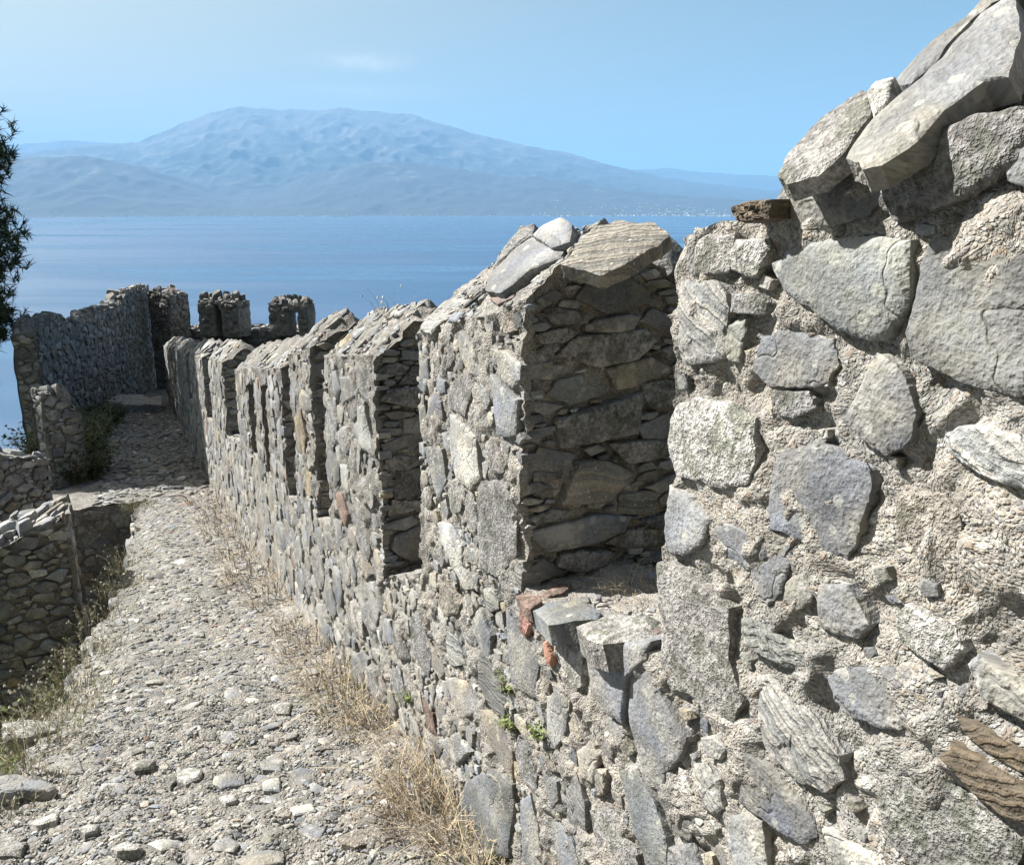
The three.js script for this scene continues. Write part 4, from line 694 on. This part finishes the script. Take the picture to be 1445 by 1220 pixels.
{ // dry tufts where the parapet meets the path: [s, t, radius, height, count, kind]
  const lab = 'dry straw-coloured grass tuft along the parapet foot, beyond the second gap';
  const own = { 2.02: 'low olive-tinged dry tuft in front of the dark block at the parapet foot', 2.25: 'dry tuft just past the dark block at the parapet foot', 2.5: 'large wiry brown tuft at the parapet foot below the nearest whole merlon', 2.75: 'smaller brown tuft behind the large wiry one at the parapet foot', 3.3: 'pale dry tuft at the parapet foot under the second gap', 3.62: 'olive and straw tuft at the parapet foot just past the second gap' };
  for (const [s, t, rad, h, n, olive] of [[2.02, 0.10, 0.10, 0.20, 420, 1], [2.25, 0.07, 0.12, 0.24, 520, 0], [2.50, 0.10, 0.15, 0.30, 900, 0], [2.75, 0.08, 0.12, 0.22, 500, 0], [3.3, 0.08, 0.12, 0.2, 520, 0], [3.62, 0.10, 0.16, 0.24, 800, 1], [4.0, 0.1, 0.18, 0.2, 700, 0], [4.55, 0.08, 0.2, 0.2, 600, 0], [5.0, 0.1, 0.2, 0.18, 500, 0], [5.9, 0.08, 0.22, 0.25, 500, 0], [6.7, 0.1, 0.28, 0.28, 560, 0], [7.6, 0.1, 0.3, 0.3, 500, 0], [8.7, 0.1, 0.3, 0.3, 400, 0], [9.8, 0.1, 0.3, 0.3, 400, 0], [10.9, 0.1, 0.3, 0.25, 300, 0]])
    plant('grass_tuft', own[s] ?? lab, 'grass', P(s, pathY(s, t), t), Math.floor(700 + s * 100), Math.floor(n * 0.3), { radius: rad, height: h, width: 0.0022 + 0.0006 * s, lean: 1.3, flat: 1.2, colours: olive ? [...STRAW, ...OLIVE] : STRAW, twigs: s < 5 ? 3 : 1 }, 'dry tufts at the foot of the parapet');
  // weeds along the open edge of the path
  const lab2 = 'greyish dry weed with seed heads on the open edge of the path';
  for (const [s, t, h, n] of [[3.3, 1.5, 0.14, 120], [3.65, 1.46, 0.2, 220], [4.0, 1.40, 0.28, 300], [4.45, 1.38, 0.32, 320], [4.9, 1.36, 0.34, 300], [5.5, 1.25, 0.25, 260], [6.3, 1.2, 0.25, 220], [7.2, 1.1, 0.3, 220], [8.2, 1.05, 0.3, 200], [11.4, 0.98, 0.35, 260]])
    plant('edge_weed', lab2, 'weed', P(s, pathY(s, Math.min(t, edgeAt(s) - 0.03)) - 0.02, Math.min(t, edgeAt(s) - 0.03)), Math.floor(800 + s * 100), Math.floor(n * 0.5), { radius: 0.2, height: h * 0.75, width: 0.004, lean: 0.6, colours: [C(0.30, 0.27, 0.17), C(0.24, 0.25, 0.13), C(0.40, 0.34, 0.22), C(0.20, 0.17, 0.10)], twigs: 2, head: 0.012, headColour: C(0.62, 0.58, 0.48) }, 'weeds along the open edge of the path');
  // plants in the hollow
  for (const [u, v, d, h, n, k] of [[40, 905, 5.4, 0.4, 500, 0], [90, 905, 5.2, 0.4, 450, 0], [10, 960, 4.6, 0.5, 420, 1], [60, 960, 4.4, 0.5, 420, 1], [20, 1010, 4.0, 0.4, 300, 1], [110, 940, 4.9, 0.4, 300, 1]]) { const q = at(u, d); const r = ray(u, v), y = r.y * d / -r.z; q.x = r.x * d / -r.z; q.y = Math.min(y - 0.1, scene.userData.hy(q.x, q.z)); plant('hollow_weed', k ? 'dark dry weed with white seed heads standing in the hollow' : 'green weed in the hollow below the stepped wall', 'weed', q, 900 + u + v, n, { radius: 0.35, height: h + 0.2, width: 0.005, lean: 0.5, colours: k ? [C(0.2, 0.18, 0.1), C(0.15, 0.15, 0.07)] : OLIVE, twigs: 3, leaf: 0.02, leafColours: [C(0.10, 0.15, 0.04), C(0.16, 0.20, 0.06)], head: k ? 0.016 : 0, headColour: C(0.66, 0.62, 0.54) }, k ? 'weeds with seed heads in the hollow' : 'green weeds in the hollow'); }
  // dry grass on the sill of the nearest gap, small green plants in the joints of the wall
  plant('sill_grass', 'wispy dry grass on the sill between the two nearest merlons', 'grass', P(1.72, sill(1.72) + 0.01, -0.26), 951, 170, { radius: 0.11, height: 0.09, width: 0.0016, lean: 1.6, colours: STRAW, twigs: 1 });
  plant('dry_stalks', 'few thin dry stalks with pale heads on a merlon roof past the second gap', 'weed', P(4.1, merlons[3].e(4.1) + 0.19, -0.3), 955, 14, { radius: 0.09, height: 0.16, width: 0.003, lean: 0.7, colours: STRAW, twigs: 1, head: 0.012, headColour: C(0.62, 0.6, 0.55) });
  const joints = [[580, 985, 'small green plant rooted in a parapet joint above the dark base block'], [765, 1035, 'green sprig in a parapet joint below the sill'], [718, 970, 'little green plant in the parapet under the sill brick'], [718, 1020, 'yellowish sprig in the parapet near the path']];
  joints.forEach(([u, v, l], i) => { const [a, y] = facePt(u, v); plant('wall_plant', l, 'plant', P(-a, y, 0.0), 960 + i, 60, { radius: 0.022, height: 0.055, width: 0.003, lean: 1.2, colours: [C(0.10, 0.13, 0.05), C(0.2, 0.19, 0.07)], twigs: 4, leaf: 0.008, leafColours: [C(0.09, 0.13, 0.04), C(0.15, 0.18, 0.06)] }); });
}
function pine(label, base, height, crownR, crownLow, seed, clumps, fillN) {
  const r = rng(seed), g = thing('pine_tree', label, 'tree', base, undefined);
  const bend = [new THREE.Vector3(0, -1, 0), new THREE.Vector3(0.2, height * 0.35, 0.1), new THREE.Vector3(-0.1, height * 0.7, 0.1), new THREE.Vector3(0.1, height * 0.97, 0)], curve = new THREE.CatmullRomCurve3(bend);
  const tube = (cv, r0, r1, seg, rad) => { const t = new THREE.TubeGeometry(cv, seg, 1, rad), pa = t.attributes.position, c = new THREE.Vector3(); for (let i = 0; i <= seg; i++) { cv.getPointAt(i / seg, c); const q = lerp(r0, r1, i / seg); for (let j = 0; j <= rad; j++) { const k = i * (rad + 1) + j; pa.setXYZ(k, c.x + (pa.getX(k) - c.x) * q, c.y + (pa.getY(k) - c.y) * q, c.z + (pa.getZ(k) - c.z) * q); } } t.computeVertexNormals(); return t; };
  const tr = new THREE.Mesh(tube(curve, height * 0.025, 0.04, 24, 10), M.bark); tr.name = 'trunk'; tr.castShadow = true; g.add(tr);
  const pos = [], col = [], nor = [], limbs = [], tips = [];
  for (let i = 0; i < 34; i++) {
    const f = lerp(crownLow, 0.98, Math.pow(i / 33, 0.9)), o = curve.getPointAt(f), a = i * 2.4 + r(), prof = Math.sin(Math.PI * clamp((f - crownLow) / (1 - crownLow) * 0.82 + 0.16, 0, 1)), len = crownR * (0.45 + 0.6 * prof) * (0.62 + 0.34 * r());
    const e = o.clone().add(new THREE.Vector3(Math.cos(a) * len, len * (0.05 + 0.35 * r()), Math.sin(a) * len)), c = new THREE.QuadraticBezierCurve3(o, o.clone().lerp(e, 0.5).add(new THREE.Vector3(0, -0.12 * len, 0)), e);
    limbs.push(tube(c, 0.07, 0.015, 8, 5)); for (let k = 0; k < clumps; k++) { const q = 0.3 + 0.7 * Math.sqrt(r()), p = c.getPointAt(q); p.x += (r() - 0.5) * 1.0 * q; p.y += (r() - 0.35) * 0.7; p.z += (r() - 0.5) * 1.0 * q; tips.push(p); }
  }
  for (let i = 0; i < fillN; i++) { const f = lerp(crownLow - 0.02, 1.0, r()), o = curve.getPointAt(clamp(f, 0, 1)), a = r() * 6.283, prof = Math.sin(Math.PI * clamp((f - crownLow) / (1 - crownLow) * 0.82 + 0.16, 0, 1)), d = crownR * (0.45 + 0.6 * prof) * 0.92 * Math.pow(r(), 0.35) * (0.86 + 0.2 * n3(Math.cos(a) * 1.6, f * 9, Math.sin(a) * 1.6)); if (n3(Math.cos(a) * d * 0.8, f * height * 0.8, Math.sin(a) * d * 0.8 + seed) < -0.7) continue; tips.push(new THREE.Vector3(o.x + Math.cos(a) * d, o.y + 0.12 * d, o.z + Math.sin(a) * d)); }
  const lb = new THREE.Mesh(mergeGeometries(limbs), M.bark); lb.name = 'limbs'; lb.castShadow = true; g.add(lb);
  for (const p of tips) {
    const k = 0.7 + r() * 0.7, cl = [0.040 * k, 0.062 * k, 0.022 * k], ax = new THREE.Vector3(r() - 0.5, r() * 0.8, r() - 0.5).normalize();
    for (let i = 0; i < 22; i++) {
      const d = new THREE.Vector3(r() - 0.5, r() - 0.5, r() - 0.5).normalize().addScaledVector(ax, 0.8).normalize(), l = 0.13 + r() * 0.12, s = new THREE.Vector3().crossVectors(d, new THREE.Vector3(r() - 0.5, r() - 0.5, r() - 0.5)).normalize().multiplyScalar(0.012), q = p.clone().addScaledVector(ax, (r() - 0.5) * 0.22);
      const e = q.clone().addScaledVector(d, l); pos.push(q.x - s.x, q.y - s.y, q.z - s.z, q.x + s.x, q.y + s.y, q.z + s.z, e.x, e.y, e.z); for (let j = 0; j < 3; j++) col.push(...cl);
    }
  }
  const ng = new THREE.BufferGeometry(); ng.setAttribute('position', new THREE.Float32BufferAttribute(pos, 3)); ng.setAttribute('color', new THREE.Float32BufferAttribute(col, 3)); ng.computeVertexNormals();
  const cr = new THREE.Mesh(ng, M.needles); cr.name = 'crown'; cr.castShadow = true; g.add(cr);
}
pine('dark dense pine beyond the end of the curtain wall, its crown edge leaning into view', new THREE.Vector3(-12.45, -8.2, -17.2), 13.5, 3.2, 0.42, 971, 26, 13000);
pine('taller dark pine standing farther along the outside of the curtain wall', new THREE.Vector3(-16.2, -10, -22.5), 16, 3.4, 0.34, 977, 22, 4200);
for (const [s, t, rad, h, l] of [[14.3, 1.8, 0.5, 0.6, 'rounded dark shrub beside the shaded walk'], [15.2, 2.0, 0.7, 0.9, 'larger dark shrub against the foot of the curtain wall'], [17.4, 1.9, 0.6, 0.8, 'dark shrub in the shade between walk and curtain wall'], [19.6, 1.8, 0.55, 0.7, 'farther low shrub in the shade of the curtain wall'], [21.5, 1.5, 0.4, 0.5, 'smallest shrub near the pale slabs at the end of the walk']])
  plant('shrub', l, 'shrub', P(s, ground(s), t), Math.floor(1000 + s * 50), 420, { radius: rad * 0.8, height: h, width: 0.012, lean: 0.5, colours: OLIVE, twigs: 6, leaf: 0.05, leafColours: [C(0.03, 0.042, 0.016), C(0.042, 0.056, 0.022), C(0.022, 0.034, 0.014)] }, 'shrubs along the shaded walk');
{ // unseen pines, added behind and left of the viewpoint to block sky light
  const src = scene.getObjectByName('pine_tree_001');
  [[-9, -8, 1.0], [-8.5, -3.5, 0.9], [-9.5, 0.5, 1.05], [-8.2, 4.5, 0.92], [-10, 8.5, 1.1], [-13, -5, 1.15], [-13.5, 3, 1.2], [-6.5, -11, 0.95], [-3, 7.5, 0.9], [0.5, 9.5, 0.95], [-4, 12, 1.1], [3, 13, 1.0]].forEach(([a, t, k], i) => {
    const c = src.clone(), p = P(a, 0, t); c.name = numbered('pine_tree'); c.position.set(p.x, scene.userData.hy(p.x, p.z), p.z); c.rotation.y = i * 1.3; c.scale.setScalar(k * 0.85);
    c.userData = { label: 'unseen pine added out of view to block sky light and deepen the shade', category: 'tree', group: 'unseen pines added to block sky light' }; scene.add(c);
  });
}
console.log('plants');
renderer.render(scene, camera);
